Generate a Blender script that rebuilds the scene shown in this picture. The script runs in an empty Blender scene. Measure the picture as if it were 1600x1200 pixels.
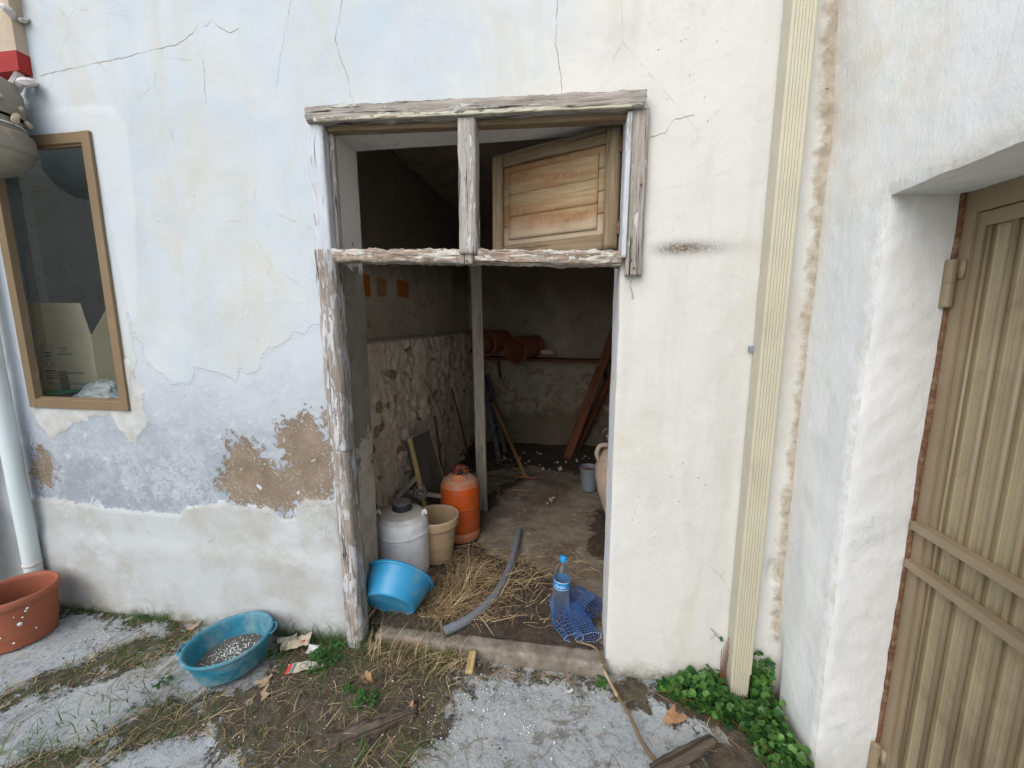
import bpy, math, random
import numpy as np
from mathutils import Vector

random.seed(7)
rng = np.random.default_rng(7)
scene = bpy.context.scene
# ---------------------------------------------------------------- camera
cam_data = bpy.data.cameras.new('camera')
cam = bpy.data.objects.new('camera', cam_data)
scene.collection.objects.link(cam)
cam_data.sensor_width = 36.0
cam_data.lens = 14.4
cam_data.clip_start = 0.02
cam_data.clip_end = 500
cam.location = (0, 0, 1.6)
cam.rotation_euler = (math.radians(90 - 8.7), 0, math.radians(8.8))
scene.camera = cam
# ---------------------------------------------------------------- daylight
world = bpy.data.worlds.new('World')
scene.world = world
world.use_nodes = True
SUN_EL, SUN_AZ = math.radians(42), math.radians(206)      # azimuth from +Y, clockwise
wn = world.node_tree
bg = wn.nodes['Background']
sky = wn.nodes.new('ShaderNodeTexSky')
sky.sky_type = 'NISHITA'
sky.sun_disc = False
sky.sun_elevation = SUN_EL
sky.sun_rotation = SUN_AZ
sky.air_density = 1.0
sky.dust_density = 1.2
sky.ozone_density = 1.0
hs = wn.nodes.new('ShaderNodeHueSaturation')
hs.inputs['Saturation'].default_value = 0.7
wn.links.new(sky.outputs[0], hs.inputs['Color'])
wn.links.new(hs.outputs[0], bg.inputs[0])
bg.inputs[1].default_value = 0.15
sun_data = bpy.data.lights.new('sun', 'SUN')
sun_data.energy = 0.85
sun_data.angle = math.radians(55)
sun_data.color = (1.0, 0.985, 0.95)
sun = bpy.data.objects.new('sun', sun_data)
scene.collection.objects.link(sun)
sd = Vector((math.sin(SUN_AZ) * math.cos(SUN_EL), math.cos(SUN_AZ) * math.cos(SUN_EL), math.sin(SUN_EL)))
sun.rotation_euler = (-sd).to_track_quat('-Z', 'Y').to_euler()
sun.location = (0, -6, 9)
scene.view_settings.view_transform = 'Standard'
scene.view_settings.look = 'None'
scene.view_settings.exposure = 1.06
scene.view_settings.gamma = 1
scene.cycles.max_bounces = 7
scene.cycles.diffuse_bounces = 4
scene.cycles.use_adaptive_sampling = True
scene.cycles.adaptive_threshold = 0.015
scene.cycles.transparent_max_bounces = 12
scene.cycles.use_denoising = True

# ================================================================ tools
def _h(ix, iy, iz, seed):
    h = (ix * 374761393 + iy * 668265263 + iz * 2147483647 % 1274126177 * 1 + iz * 1103515245 + seed * 974711) & 0xffffffff
    h = ((h ^ (h >> 13)) * 1274126177) & 0xffffffff
    h = (h ^ (h >> 16)) & 0xffffffff
    return h / 4294967295.0

def vnoise(P, scale, seed=0):
    """smooth value noise -1..1 at points P (n,3); scale may be a 3-vector"""
    Q = np.asarray(P, float) * np.asarray(scale, float) + 1000.0
    I = np.floor(Q).astype(np.int64)
    f = Q - I
    f = f * f * (3 - 2 * f)
    r = 0
    for dx in (0, 1):
        for dy in (0, 1):
            for dz in (0, 1):
                w = (f[:, 0] if dx else 1 - f[:, 0]) * (f[:, 1] if dy else 1 - f[:, 1]) * (f[:, 2] if dz else 1 - f[:, 2])
                r = r + w * _h(I[:, 0] + dx, I[:, 1] + dy, I[:, 2] + dz, seed)
    return r * 2 - 1

def fbm(P, scale, octv=4, seed=0, rough=0.5):
    s = np.asarray(scale, float)
    a, t, r = 1.0, 0.0, 0
    for k in range(octv):
        r = r + a * vnoise(P, s, seed + k * 17)
        t += a
        a *= rough
        s = s * 2.03
    return r / t

def worley(P, scale, seed=0):
    """distance to nearest jittered cell point and that cell's random value"""
    Q = np.asarray(P, float) * np.asarray(scale, float) + 1000.0
    I = np.floor(Q).astype(np.int64)
    best = np.full(len(Q), 9.0); second = best.copy(); val = np.zeros(len(Q))
    for dx in (-1, 0, 1):
        for dy in (-1, 0, 1):
            for dz in (-1, 0, 1):
                J = I + np.array([dx, dy, dz])
                c = np.stack([J[:, k] + _h(J[:, 0], J[:, 1], J[:, 2], seed + 5 + k) for k in range(3)], 1)
                d = np.sqrt(((c - Q) ** 2).sum(1))
                v = _h(J[:, 0], J[:, 1], J[:, 2], seed + 99)
                m = d < best
                second = np.where(m, best, np.minimum(second, d))
                val = np.where(m, v, val)
                best = np.where(m, d, best)
    return best, second, val

def sdf(px, py, poly):
    """signed distance to a closed polygon, positive inside"""
    d = np.full(px.shape, 1e9)
    ins = np.zeros(px.shape, bool)
    n = len(poly)
    for i in range(n):
        x0, y0 = poly[i]; x1, y1 = poly[(i + 1) % n]
        ex, ey = x1 - x0, y1 - y0
        L = ex * ex + ey * ey + 1e-12
        t = np.clip(((px - x0) * ex + (py - y0) * ey) / L, 0, 1)
        d = np.minimum(d, np.hypot(px - x0 - t * ex, py - y0 - t * ey))
        if y0 != y1:
            c = (y0 > py) != (y1 > py)
            ins ^= c & (px < (x1 - x0) * (py - y0) / (y1 - y0) + x0)
    return np.clip(np.where(ins, d, -d), -0.5, 0.5)

def smooth(x, a, b):
    t = np.clip((x - a) / (b - a), 0, 1)
    return t * t * (3 - 2 * t)

def tag(o, label=None, cat=None, group=None, kind=None):
    if label: o['label'] = label
    if cat: o['category'] = cat
    if group: o['group'] = group
    if kind: o['kind'] = kind
    return o

def thing(name, loc, label, cat, group=None):
    o = bpy.data.objects.new(name, None)
    o.empty_display_size = 0.05
    scene.collection.objects.link(o)
    o.location = loc
    return tag(o, label, cat, group)

def world_loc(o):
    v = Vector((0, 0, 0))
    while o is not None:
        v += o.location
        o = o.parent
    return v

def link_mesh(name, V, F, m, parent=None, origin=None, smooth_=True, attrs=None):
    """V in world coordinates; the object's origin goes to its parent's or to `origin`"""
    V = np.asarray(V, float).reshape(-1, 3)
    base = np.array(world_loc(parent)) if parent is not None else np.zeros(3)
    if origin is None:
        loc = (V.min(0) + V.max(0)) / 2
        loc[2] = V[:, 2].min()
    else:
        loc = np.array(origin, float)
    me = bpy.data.meshes.new(name)
    F = F if isinstance(F, list) else np.asarray(F).tolist()
    me.from_pydata((V - loc).tolist(), [], F)
    mats = m if isinstance(m, (list, tuple)) else [m]
    for q in mats: me.materials.append(q)
    if attrs:
        for k, v in attrs.items():
            v = np.asarray(v, np.float32)
            if v.ndim == 2:
                a = me.attributes.new(k, 'FLOAT_VECTOR', 'POINT'); a.data.foreach_set('vector', v.ravel())
            else:
                a = me.attributes.new(k, 'FLOAT', 'POINT'); a.data.foreach_set('value', v)
    if smooth_:
        me.polygons.foreach_set('use_smooth', [True] * len(me.polygons))
    me.update()
    o = bpy.data.objects.new(name, me)
    scene.collection.objects.link(o)
    o.location = loc - base
    if parent is not None: o.parent = parent
    return o

class MB:
    """collects shapes for ONE mesh, keeping a 'bc' vector (position along the grain) and material indices"""
    def __init__(s): s.V = []; s.F = []; s.B = []; s.n = 0; s.MI = []
    def add(s, V, F, B=None, mi=0):
        V = np.asarray(V, float).reshape(-1, 3)
        s.V.append(V); s.B.append(V if B is None else np.asarray(B, float))
        for f in F: s.F.append([int(i) + s.n for i in f]); s.MI.append(mi)
        s.n += len(V); return s
    def build(s, name, m, parent=None, origin=None, smooth_=True):
        o = link_mesh(name, np.concatenate(s.V), s.F, m, parent, origin, smooth_, {'bc': np.concatenate(s.B)})
        if any(s.MI): o.data.polygons.foreach_set('material_index', s.MI)
        return o

def gridF(nu, nv, wrap=False):
    F = []
    for i in range(nu - 1):
        for j in range(nv if wrap else nv - 1):
            F.append((i * nv + j, i * nv + (j + 1) % nv, (i + 1) * nv + (j + 1) % nv, (i + 1) * nv + j))
    return F

def beam(mb, p0, p1, w, h, up=(0, 0, 1), step=0.02, rough=0.0015, seed=0, chamfer=0.12, bend=0.0, taper=1.0, mi=0, gscale=(9, 60, 60), endcut=0.0):
    """a length of timber or bar; w across, h along `up`; surface roughened along the grain"""
    p0 = np.array(p0, float); p1 = np.array(p1, float)
    L = np.linalg.norm(p1 - p0); a = (p1 - p0) / L
    up = np.array(up, float); u = np.cross(a, up); u /= np.linalg.norm(u); v = np.cross(u, a)
    n = max(2, int(L / step) + 1)
    c = chamfer
    prof = []
    K = 5 if rough > 0 else 2
    cs = [(-1, -1), (1, -1), (1, 1), (-1, 1)]
    for i in range(4):
        (x0, y0), (x1, y1) = cs[i], cs[(i + 1) % 4]
        for k in range(K):
            t = c + (1 - 2 * c) * k / (K - 1)
            prof.append((x0 + (x1 - x0) * t, y0 + (y1 - y0) * t))
    prof = np.array(prof) * 0.5
    m = len(prof)
    ts = np.linspace(0, 1, n)
    V = []; B = []
    off = seed * 3.17
    for t in ts:
        s_ = 1 + (taper - 1) * t
        cen = p0 + a * L * t + v * (bend * 4 * t * (1 - t))
        q = cen + np.outer(prof[:, 0] * w * s_, u) + np.outer(prof[:, 1] * h * s_, v)
        V.append(q)
        B.append(np.stack([np.full(m, t * L + off), prof[:, 0] * w + off, prof[:, 1] * h], 1))
    V = np.concatenate(V); B = np.concatenate(B)
    if rough > 0:
        R_ = np.tile(np.outer(prof[:, 0], u) + np.outer(prof[:, 1], v), (n, 1))
        R_ /= np.linalg.norm(R_, axis=1)[:, None]
        d = fbm(B, gscale, 4, int(seed) + 3, 0.6) * rough * 2
        V = V + R_ * d[:, None]
        if endcut:
            e = np.minimum(B[:, 0] - off, L - (B[:, 0] - off))
            V += a * (fbm(B, 40, 2, 5) * endcut * (e < step * 1.1))[:, None]
    F = gridF(n, m, True)
    F.append(list(range(m))[::-1]); F.append([(n - 1) * m + k for k in range(m)])
    mb.add(V, F, B, mi)
    return mb

def box(mb, lo, hi, mi=0):
    x0, y0, z0 = lo; x1, y1, z1 = hi
    V = [(x0, y0, z0), (x1, y0, z0), (x1, y1, z0), (x0, y1, z0), (x0, y0, z1), (x1, y0, z1), (x1, y1, z1), (x0, y1, z1)]
    F = [(0, 3, 2, 1), (4, 5, 6, 7), (0, 1, 5, 4), (1, 2, 6, 5), (2, 3, 7, 6), (3, 0, 4, 7)]
    return mb.add(V, F, None, mi)

def frame_axes(ax):
    a = np.array(ax, float); a /= np.linalg.norm(a)
    t = np.array([0, 0, 1.0]) if abs(a[2]) < 0.9 else np.array([1.0, 0, 0])
    u = np.cross(t, a); u /= np.linalg.norm(u)
    return u, np.cross(a, u), a

def lathe(mb, prof, c, ax=(0, 0, 1), n=48, squash=1.0, wob=0.0, seed=0, mi=0, caps=False):
    """prof = [(radius, height)], around axis ax through c"""
    u, v, a = frame_axes(ax)
    c = np.array(c, float)
    q = [prof[0]]
    for (ra, ha), (rb, hb) in zip(prof[:-1], prof[1:]):
        L = math.hypot(rb - ra, hb - ha)
        if L > 0.02:                                   # support loops keep flat stretches flat under smooth shading
            e = 0.003 / L
            q += [(ra + (rb - ra) * e, ha + (hb - ha) * e), (rb - (rb - ra) * e, hb - (hb - ha) * e)]
        q.append((rb, hb))
    prof = q
    V = []
    th = np.linspace(0, 2 * math.pi, n, endpoint=False)
    for r, h in prof:
        rr = r
        V.append(c + np.outer(np.cos(th) * rr, u) + np.outer(np.sin(th) * rr * squash, v) + a * h)
    V = np.concatenate(V)
    if wob: V = V + np.stack([fbm(V, 9, 2, seed + k) for k in range(3)], 1) * wob
    F = gridF(len(prof), n, True)
    if caps:
        F.append(list(range(n))[::-1]); F.append([(len(prof) - 1) * n + k for k in range(n)])
    mb.add(V, F, None, mi)
    return mb

def spline(pts, n):
    P = np.array(pts, float)
    if len(P) < 3:
        t = np.linspace(0, 1, n)[:, None]; return P[0] * (1 - t) + P[-1] * t
    Q = np.vstack([2 * P[0] - P[1], P, 2 * P[-1] - P[-2]])
    out = []
    for t in np.linspace(0, len(P) - 1 - 1e-9, n):
        i = int(t); f = t - i
        p0, p1, p2, p3 = Q[i:i + 4]
        out.append(0.5 * ((2 * p1) + (-p0 + p2) * f + (2 * p0 - 5 * p1 + 4 * p2 - p3) * f * f + (-p0 + 3 * p1 - 3 * p2 + p3) * f ** 3))
    return np.array(out)

def tube(mb, pts, r, n=24, k=10, r1=None, mi=0, caps=True, rough=0.0, seed=0, raw=False):
    P = np.array(pts, float) if raw else spline(pts, n)
    n = len(P)
    T = np.gradient(P, axis=0); T /= np.linalg.norm(T, axis=1)[:, None] + 1e-12
    u = np.cross(T[0], (0, 0, 1.0))
    if np.linalg.norm(u) < 1e-3: u = np.array([1.0, 0, 0])
    u /= np.linalg.norm(u)
    th = np.linspace(0, 2 * math.pi, k, endpoint=False)
    V = []; B = []
    r1 = r if r1 is None else r1
    s = 0
    for i in range(n):
        u = u - T[i] * np.dot(u, T[i]); u /= np.linalg.norm(u); v = np.cross(T[i], u)
        rr = r + (r1 - r) * i / (n - 1)
        V.append(P[i] + np.outer(np.cos(th) * rr, u) + np.outer(np.sin(th) * rr, v))
        if i: s += np.linalg.norm(P[i] - P[i - 1])
        B.append(np.stack([np.full(k, s + seed), np.cos(th) * rr, np.sin(th) * rr], 1))
    V = np.concatenate(V); B = np.concatenate(B)
    if rough: V = V + np.stack([fbm(V, 25, 3, seed + q) for q in range(3)], 1) * rough
    F = gridF(n, k, True)
    if caps: F.append(list(range(k))[::-1]); F.append([(n - 1) * k + q for q in range(k)])
    mb.add(V, F, B, mi)
    return mb

# ---------------------------------------------------------------- material helper
class T:
    def __init__(s, name, rough=0.8, spec=0.3, metal=0.0):
        s.m = bpy.data.materials.new(name); s.m.use_nodes = True
        s.nt = s.m.node_tree; s.b = s.nt.nodes['Principled BSDF']
        s.b.inputs['Roughness'].default_value = rough
        s.b.inputs['Specular IOR Level'].default_value = spec
        s.b.inputs['Metallic'].default_value = metal
        s._pos = None
    def link(s, a, b): s.nt.links.new(a, b)
    def node(s, t): return s.nt.nodes.new(t)
    def put(s, sock, v):
        if hasattr(v, 'is_output') or isinstance(v, bpy.types.NodeSocket): s.link(v, sock)
        else:
            if isinstance(v, (tuple, list)) and len(v) == 3 and sock.type == 'RGBA': v = (*v, 1)
            sock.default_value = v
    @property
    def pos(s):
        if s._pos is None: s._pos = s.node('ShaderNodeNewGeometry').outputs['Position']
        return s._pos
    def vec(s, name):
        n = s.node('ShaderNodeAttribute'); n.attribute_name = name; return n.outputs['Vector']
    def attr(s, name):
        n = s.node('ShaderNodeAttribute'); n.attribute_name = name; return n.outputs['Fac']
    def sv(s, v, sc):
        n = s.node('ShaderNodeVectorMath'); n.operation = 'MULTIPLY'; s.put(n.inputs[0], v); n.inputs[1].default_value = sc; return n.outputs[0]
    def noise(s, scale, detail=4, rough=0.55, vec=None, dist=0.0):
        n = s.node('ShaderNodeTexNoise'); s.put(n.inputs['Vector'], vec if vec is not None else s.pos)
        n.inputs['Scale'].default_value = scale; n.inputs['Detail'].default_value = detail
        n.inputs['Roughness'].default_value = rough; n.inputs['Distortion'].default_value = dist
        return n.outputs['Fac']
    def vor(s, scale, vec=None, feature='F1', out='Distance', rnd=1.0):
        n = s.node('ShaderNodeTexVoronoi'); n.feature = feature; s.put(n.inputs['Vector'], vec if vec is not None else s.pos)
        n.inputs['Scale'].default_value = scale; n.inputs['Randomness'].default_value = rnd
        return n.outputs[out]
    def math(s, op, a, b=0.0, c=0.0, clamp=False):
        n = s.node('ShaderNodeMath'); n.operation = op; n.use_clamp = clamp
        s.put(n.inputs[0], a); s.put(n.inputs[1], b)
        if op in ('MULTIPLY_ADD',): s.put(n.inputs[2], c)
        return n.outputs[0]
    def map(s, v, a, b, c=0.0, d=1.0, sm=False):
        n = s.node('ShaderNodeMapRange'); n.clamp = True
        if sm: n.interpolation_type = 'SMOOTHSTEP'
        s.put(n.inputs['Value'], v)
        for k, x in zip(('From Min', 'From Max', 'To Min', 'To Max'), (a, b, c, d)): n.inputs[k].default_value = x
        return n.outputs['Result']
    def mix(s, f, a, b, blend='MIX'):
        n = s.node('ShaderNodeMix'); n.data_type = 'RGBA'; n.blend_type = blend; n.clamp_factor = True
        s.put(n.inputs[0], f); s.put(n.inputs[6], a); s.put(n.inputs[7], b)
        return n.outputs[2]
    def ramp(s, f, stops):
        n = s.node('ShaderNodeValToRGB'); s.put(n.inputs[0], f)
        e = n.color_ramp.elements
        while len(e) < len(stops): e.new(0.5)
        for i, (p, c) in enumerate(stops): e[i].position = p; e[i].color = (*c, 1)
        return n.outputs[0]
    def edge(s, sd_, nz, w=0.002):
        """mask from a distance attribute whose edge is broken up by noise"""
        return s.map(s.math('ADD', sd_, nz), -w, w)
    def bump(s, h, strength=0.5, dist=0.01, normal=None):
        n = s.node('ShaderNodeBump'); n.inputs['Strength'].default_value = strength; n.inputs['Distance'].default_value = dist
        s.put(n.inputs['Height'], h)
        if normal is not None: s.link(normal, n.inputs['Normal'])
        return n.outputs['Normal']
    def done(s, col, normal=None, rough=None):
        s.put(s.b.inputs['Base Color'], col)
        if normal is not None: s.link(normal, s.b.inputs['Normal'])
        if rough is not None: s.put(s.b.inputs['Roughness'], rough)
        return s.m

def sep(t, v):
    n = t.node('ShaderNodeSeparateXYZ'); t.link(v, n.inputs[0]); return n.outputs
# ================================================================ outlines on the walls and ground (metres)
GREY = [(-2.139,1.643),(-2.126,1.545),(-2.078,1.483),(-2.062,1.396),(-1.997,1.347),(-1.938,1.304),(-1.831,1.3),(-1.799,1.375),(-1.71,1.365),(-1.616,1.342),(-1.59,1.324),(-1.558,1.428),(-1.533,1.35),(-1.464,1.363),(-1.444,1.43),(-1.387,1.466),(-1.333,1.49),(-1.277,1.537),(-1.146,1.577),(-1.127,1.583),(-1.104,0.761),(-1.13,0.759),(-1.279,0.742),(-1.33,0.706),(-1.343,0.645),(-1.413,0.639),(-1.438,0.671),(-1.492,0.687),(-1.65,0.682),(-1.72,0.698),(-1.841,0.675),(-1.972,0.652),(-1.984,0.616),(-2.26,0.617),(-2.511,0.627),(-2.716,0.642),(-2.949,0.651),(-3.047,0.701),(-3.017,1.203),(-2.894,1.459),(-2.831,1.411),(-2.817,1.158),(-2.209,1.161),(-2.187,1.292),(-2.137,1.388)]
BROWN = [(-1.699,0.933),(-1.653,1.02),(-1.582,1.03),(-1.532,0.981),(-1.481,0.932),(-1.391,0.872),(-1.355,0.887),(-1.38,0.988),(-1.383,1.101),(-1.312,1.142),(-1.244,1.169),(-1.207,1.133),(-1.158,1.098),(-1.136,1.037),(-1.132,0.925),(-1.129,0.772),(-1.211,0.747),(-1.279,0.742),(-1.339,0.692),(-1.356,0.651),(-1.436,0.685),(-1.521,0.678),(-1.634,0.69),(-1.687,0.734),(-1.724,0.785),(-1.722,0.866)]
BROWN2 = [(-2.868,0.964),(-2.771,0.986),(-2.713,0.866),(-2.755,0.701),(-2.875,0.693),(-2.921,0.782)]
BROWN3 = [(-1.14,1.16),(-1.121,1.161),(-1.113,1.001),(-1.122,0.76),(-1.147,0.627),(-1.126,0.536),(-1.145,0.561),(-1.151,0.745)]
PATCH = [(-2.818,1.154),(-2.806,1.072),(-2.73,0.981),(-2.694,1.017),(-2.609,1.035),(-2.559,1.081),(-2.462,1.112),(-2.327,1.14),(-2.291,1.035),(-2.198,0.995),(-2.09,1.099),(-2.119,1.154),(-2.119,1.252),(-2.148,1.325),(-2.166,1.42),(-2.214,1.419),(-2.237,1.173)]
PLINTH = [(-3.084,0.918),(-2.949,0.651),(-2.716,0.642),(-2.511,0.627),(-2.26,0.617),(-1.984,0.616),(-1.972,0.652),(-1.841,0.675),(-1.72,0.698),(-1.65,0.682),(-1.492,0.687),(-1.438,0.671),(-1.413,0.639),(-1.343,0.645),(-1.33,0.706),(-1.279,0.742),(-1.104,0.761),(-1.093,0.065),(-1.106,-0.137),(-5.028,-0.507),(-4.545,0.847)]
SURR = [(-2.703,2.53),(-2.513,2.55),(-2.171,2.568),(-2.058,2.533),(-2.008,2.469),(-2.009,2.295),(-2.021,2.102),(-2.052,1.845),(-2.098,1.606),(-2.13,1.591),(-2.199,2.455),(-2.553,2.45),(-2.729,2.419)]
MORTAR = [(0.802,2.671),(0.862,2.665),(0.886,2.267),(0.893,1.722),(0.881,1.238),(0.878,0.704),(0.88,0.267),(0.853,0.263),(0.844,0.701),(0.847,1.236),(0.845,1.722),(0.825,2.271)]
CR_h1 = [(-2.426,2.701),(-2.3,2.714),(-2.135,2.726),(-1.939,2.739),(-1.79,2.758),(-1.711,2.761),(-1.627,2.799),(-1.585,2.838),(-1.563,2.82),(-1.529,2.842),(-1.489,2.803),(-1.446,2.784),(-1.409,2.795)]
CR_v1 = [(-0.939,2.851),(-0.979,2.719),(-0.959,2.637),(-0.931,2.564),(-0.921,2.457)]
CR_v2 = [(-0.093,2.762),(-0.1,2.616),(-0.079,2.528),(-0.07,2.44)]
CR_v3 = [(-1.16,2.874),(-1.23,2.672),(-1.264,2.53)]
CR_v4 = [(-1.586,2.691),(-1.591,2.605),(-1.59,2.535)]
CR_h2 = [(0.261,2.274),(0.312,2.286),(0.334,2.328),(0.398,2.338)]
CR_v5 = [(0.223,1.773),(0.207,1.742),(0.222,1.69)]
SOOT = [(0.285,1.878),(0.367,1.875),(0.65,1.875)]
SOIL_A = [(-1.57,1.825),(-1.089,1.779),(-0.799,1.758),(-0.435,1.638),(-0.445,1.457),(-0.482,1.314),(-0.534,1.126),(-0.996,1.055),(-1.318,1.124),(-1.479,1.199),(-1.527,1.335),(-1.384,1.422),(-1.384,1.585)]
SOIL_B = [(-2.489,1.111),(-2.371,1.286),(-2.296,1.405),(-2.16,1.591),(-1.951,1.646),(-1.826,1.599),(-1.921,1.483),(-2.046,1.353),(-2.186,1.233),(-2.409,1.068)]
SOIL_C = [(-2.044,0.873),(-1.992,1.008),(-1.815,1.108),(-1.771,1.267),(-1.541,1.349),(-1.333,1.183),(-1.519,1.129),(-1.651,1.073),(-1.697,0.927)]
SOIL_E = [(-3.178,1.798),(-2.991,1.767),(-2.188,1.755),(-1.993,1.686),(-2.05,1.631),(-2.414,1.635),(-2.842,1.654)]
SOIL_F = [(0.323,1.703),(0.679,1.708),(0.962,1.705),(0.817,1.316),(0.319,1.239),(0.409,1.357),(0.58,1.479),(0.399,1.53),(0.147,1.594),(0.037,1.652)]
SOIL_G = [(-0.799,1.758),(-0.38,1.665),(0.037,1.652),(0.037,1.599),(-0.246,1.588),(-0.415,1.562)]

# ================================================================ materials
def m_facade():
    t = T('old_limewash', 0.92, 0.15)
    P = t.pos
    x, y, z = sep(t, P)
    big = t.noise(1.3, 5, 0.55)
    big2 = t.noise(3.1, 5, 0.6, dist=0.6)
    streak = t.noise(1.0, 5, 0.6, vec=t.sv(P, (9, 9, 1.1)))
    mid = t.noise(14, 5, 0.6)
    fine = t.noise(70, 6, 0.7)
    grit = t.noise(260, 3, 0.6)
    cream = t.attr('cream')
    white = t.mix(t.map(big2, 0.35, 0.65), (0.448, 0.499, 0.527), (0.519, 0.538, 0.530))
    creamc = t.mix(t.map(big, 0.35, 0.68), (0.60, 0.58, 0.53), (0.58, 0.572, 0.53))
    creamc = t.mix(t.map(t.noise(2.2, 6, 0.65, dist=1.0), 0.52, 0.72, 0, 0.55), creamc, (0.538, 0.538, 0.523))
    col = t.mix(t.map(t.math('ADD', cream, t.map(big2, 0, 1, -0.35, 0.35)), 0.2, 0.8), white, creamc)
    # dampness and old washes
    col = t.mix(t.map(streak, 0.50, 0.74, 0, 0.36), col, (0.452, 0.437, 0.382))
    col = t.mix(t.map(t.noise(0.9, 6, 0.7, dist=1.4), 0.55, 0.68, 0, 0.35), col, (0.468, 0.413, 0.335))
    col = t.mix(t.map(mid, 0.60, 0.78, 0, 0.25), col, (0.484, 0.484, 0.468))
    col = t.mix(t.map(t.noise(1.9, 7, 0.7, vec=t.sv(P, (1, 1, 0.7)), dist=0.8), 0.53, 0.66, 0, 0.45), col, (0.50, 0.455, 0.36))
    col = t.mix(t.map(t.noise(6.5, 6, 0.7, dist=0.4), 0.56, 0.70, 0, 0.30), col, (0.47, 0.46, 0.43))
    col = t.mix(t.map(t.noise(38, 5, 0.75), 0.60, 0.70, 0, 0.35), col, (0.44, 0.41, 0.36))
    hair = t.vor(2.6, vec=t.sv(P, (1, 1, 0.8)), feature='DISTANCE_TO_EDGE')
    hl = t.math('MULTIPLY', t.map(t.math('ADD', hair, t.map(t.noise(16, 4, 0.7), 0, 1, -0.03, 0.03)), 0.0, 0.006, 1, 0), t.map(t.noise(1.1, 3, 0.5), 0.52, 0.60))
    col = t.mix(t.math('MULTIPLY', hl, 0.30), col, (0.36, 0.31, 0.24))
    # smoothed surround of the window
    surr = t.edge(t.attr('surr'), t.map(mid, 0, 1, -0.02, 0.02), 0.006)
    col = t.mix(t.math('MULTIPLY', surr, 0.5), col, (0.569, 0.581, 0.581))
    # older blue-grey coat under the peeled white
    n_edge = t.math('ADD', t.map(t.noise(16, 4, 0.6), 0, 1, -0.05, 0.05), t.map(t.noise(90, 3, 0.6), 0, 1, -0.010, 0.010))
    grey = t.edge(t.attr('grey'), n_edge, 0.0015)
    g1 = t.mix(t.map(t.noise(5, 6, 0.65, dist=0.8), 0.35, 0.66), (0.335, 0.358, 0.380), (0.415, 0.440, 0.465))
    g1 = t.mix(t.map(t.noise(26, 6, 0.7, vec=t.sv(P, (1, 1, 1.8))), 0.50, 0.62, 0, 0.6), g1, (0.445, 0.472, 0.500))
    g1 = t.mix(t.map(t.math('ADD', z, t.map(t.noise(4, 5, 0.6), 0, 1, -0.25, 0.25)), 1.05, 1.40, 0, 0.8), g1, (0.50, 0.525, 0.54))
    low = t.map(z, 1.15, 0.75)
    flk = t.map(t.noise(22, 9, 0.75, dist=1.2), 0.515, 0.535)
    g1 = t.mix(t.math('MULTIPLY', t.math('MULTIPLY', flk, low), 0.7), g1, (0.234, 0.261, 0.292))
    dk = t.math('MULTIPLY', t.map(t.noise(2.6, 6, 0.7, dist=0.6), 0.44, 0.60), t.map(z, 1.25, 0.85))
    g1 = t.mix(t.math('MULTIPLY', dk, 0.75), g1, (0.246, 0.265, 0.289))
    flk2 = t.map(t.noise(13, 9, 0.72, dist=0.6), 0.60, 0.61)
    g1 = t.mix(t.math('MULTIPLY', flk2, 0.8), g1, (0.468, 0.507, 0.546))
    col = t.mix(grey, col, g1)
    # bare brown render
    bn = t.math('ADD', t.map(t.noise(24, 10, 0.78, dist=0.5), 0, 1, -0.22, 0.22), t.map(t.noise(7, 3, 0.5), 0, 1, -0.07, 0.07))
    brown = t.edge(t.math('ADD', t.attr('brown'), 0.012), bn, 0.002)
    bc_ = t.mix(t.map(t.noise(11, 7, 0.7), 0.3, 0.7), (0.156, 0.113, 0.074), (0.281, 0.218, 0.156))
    bc_ = t.mix(t.map(grit, 0.5, 0.8, 0, 0.5), bc_, (0.328, 0.273, 0.211))
    fl = t.math('MULTIPLY', t.map(t.noise(75, 6, 0.8), 0.575, 0.60), t.map(t.attr('brown'), 0.12, 0.0))
    bc_ = t.mix(t.math('MULTIPLY', fl, 0.85), bc_, (0.52, 0.57, 0.64))
    bc_ = t.mix(t.map(t.noise(20, 5, 0.7), 0.66, 0.672), bc_, (0.55, 0.60, 0.66))
    col = t.mix(brown, col, bc_)
    # plaster patch under the window and the lime band along the foot
    patch = t.edge(t.attr('patch'), t.math('ADD', t.map(t.noise(9, 5, 0.6), 0, 1, -0.06, 0.06), t.map(t.noise(40, 5, 0.7), 0, 1, -0.03, 0.03)), 0.001)
    col = t.mix(patch, col, t.mix(t.map(mid, 0.4, 0.65), (0.499, 0.503, 0.476), (0.421, 0.402, 0.355)))
    pl = t.edge(t.attr('plinth'), t.map(t.noise(13, 5, 0.6), 0, 1, -0.035, 0.035), 0.0012)
    pc = t.mix(t.map(t.noise(3.3, 6, 0.65, dist=0.2), 0.42, 0.66), (0.456, 0.468, 0.460), (0.367, 0.347, 0.296))
    pc = t.mix(t.map(t.noise(4.0, 6, 0.7, vec=t.sv(P, (1, 1, 1.6)), dist=0.3), 0.53, 0.63, 0, 0.7), pc, (0.491, 0.507, 0.499))
    pc = t.mix(t.map(t.noise(20, 7, 0.72, dist=0.8), 0.655, 0.70, 0, 0.7), pc, (0.289, 0.257, 0.211))
    col = t.mix(pl, col, pc)
    # rising damp and moss at the very foot
    foot = t.map(t.math('ADD', z, t.map(t.noise(6, 5, 0.65), 0, 1, -0.17, 0.17)), 0.10, -0.05)
    col = t.mix(t.math('MULTIPLY', foot, 0.75), col, (0.257, 0.234, 0.164))
    foot2 = t.map(t.math('ADD', z, t.map(t.noise(11, 5, 0.7), 0, 1, -0.12, 0.12)), 0.055, -0.02)
    col = t.mix(t.math('MULTIPLY', foot2, 0.75), col, (0.078, 0.074, 0.047))
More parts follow.
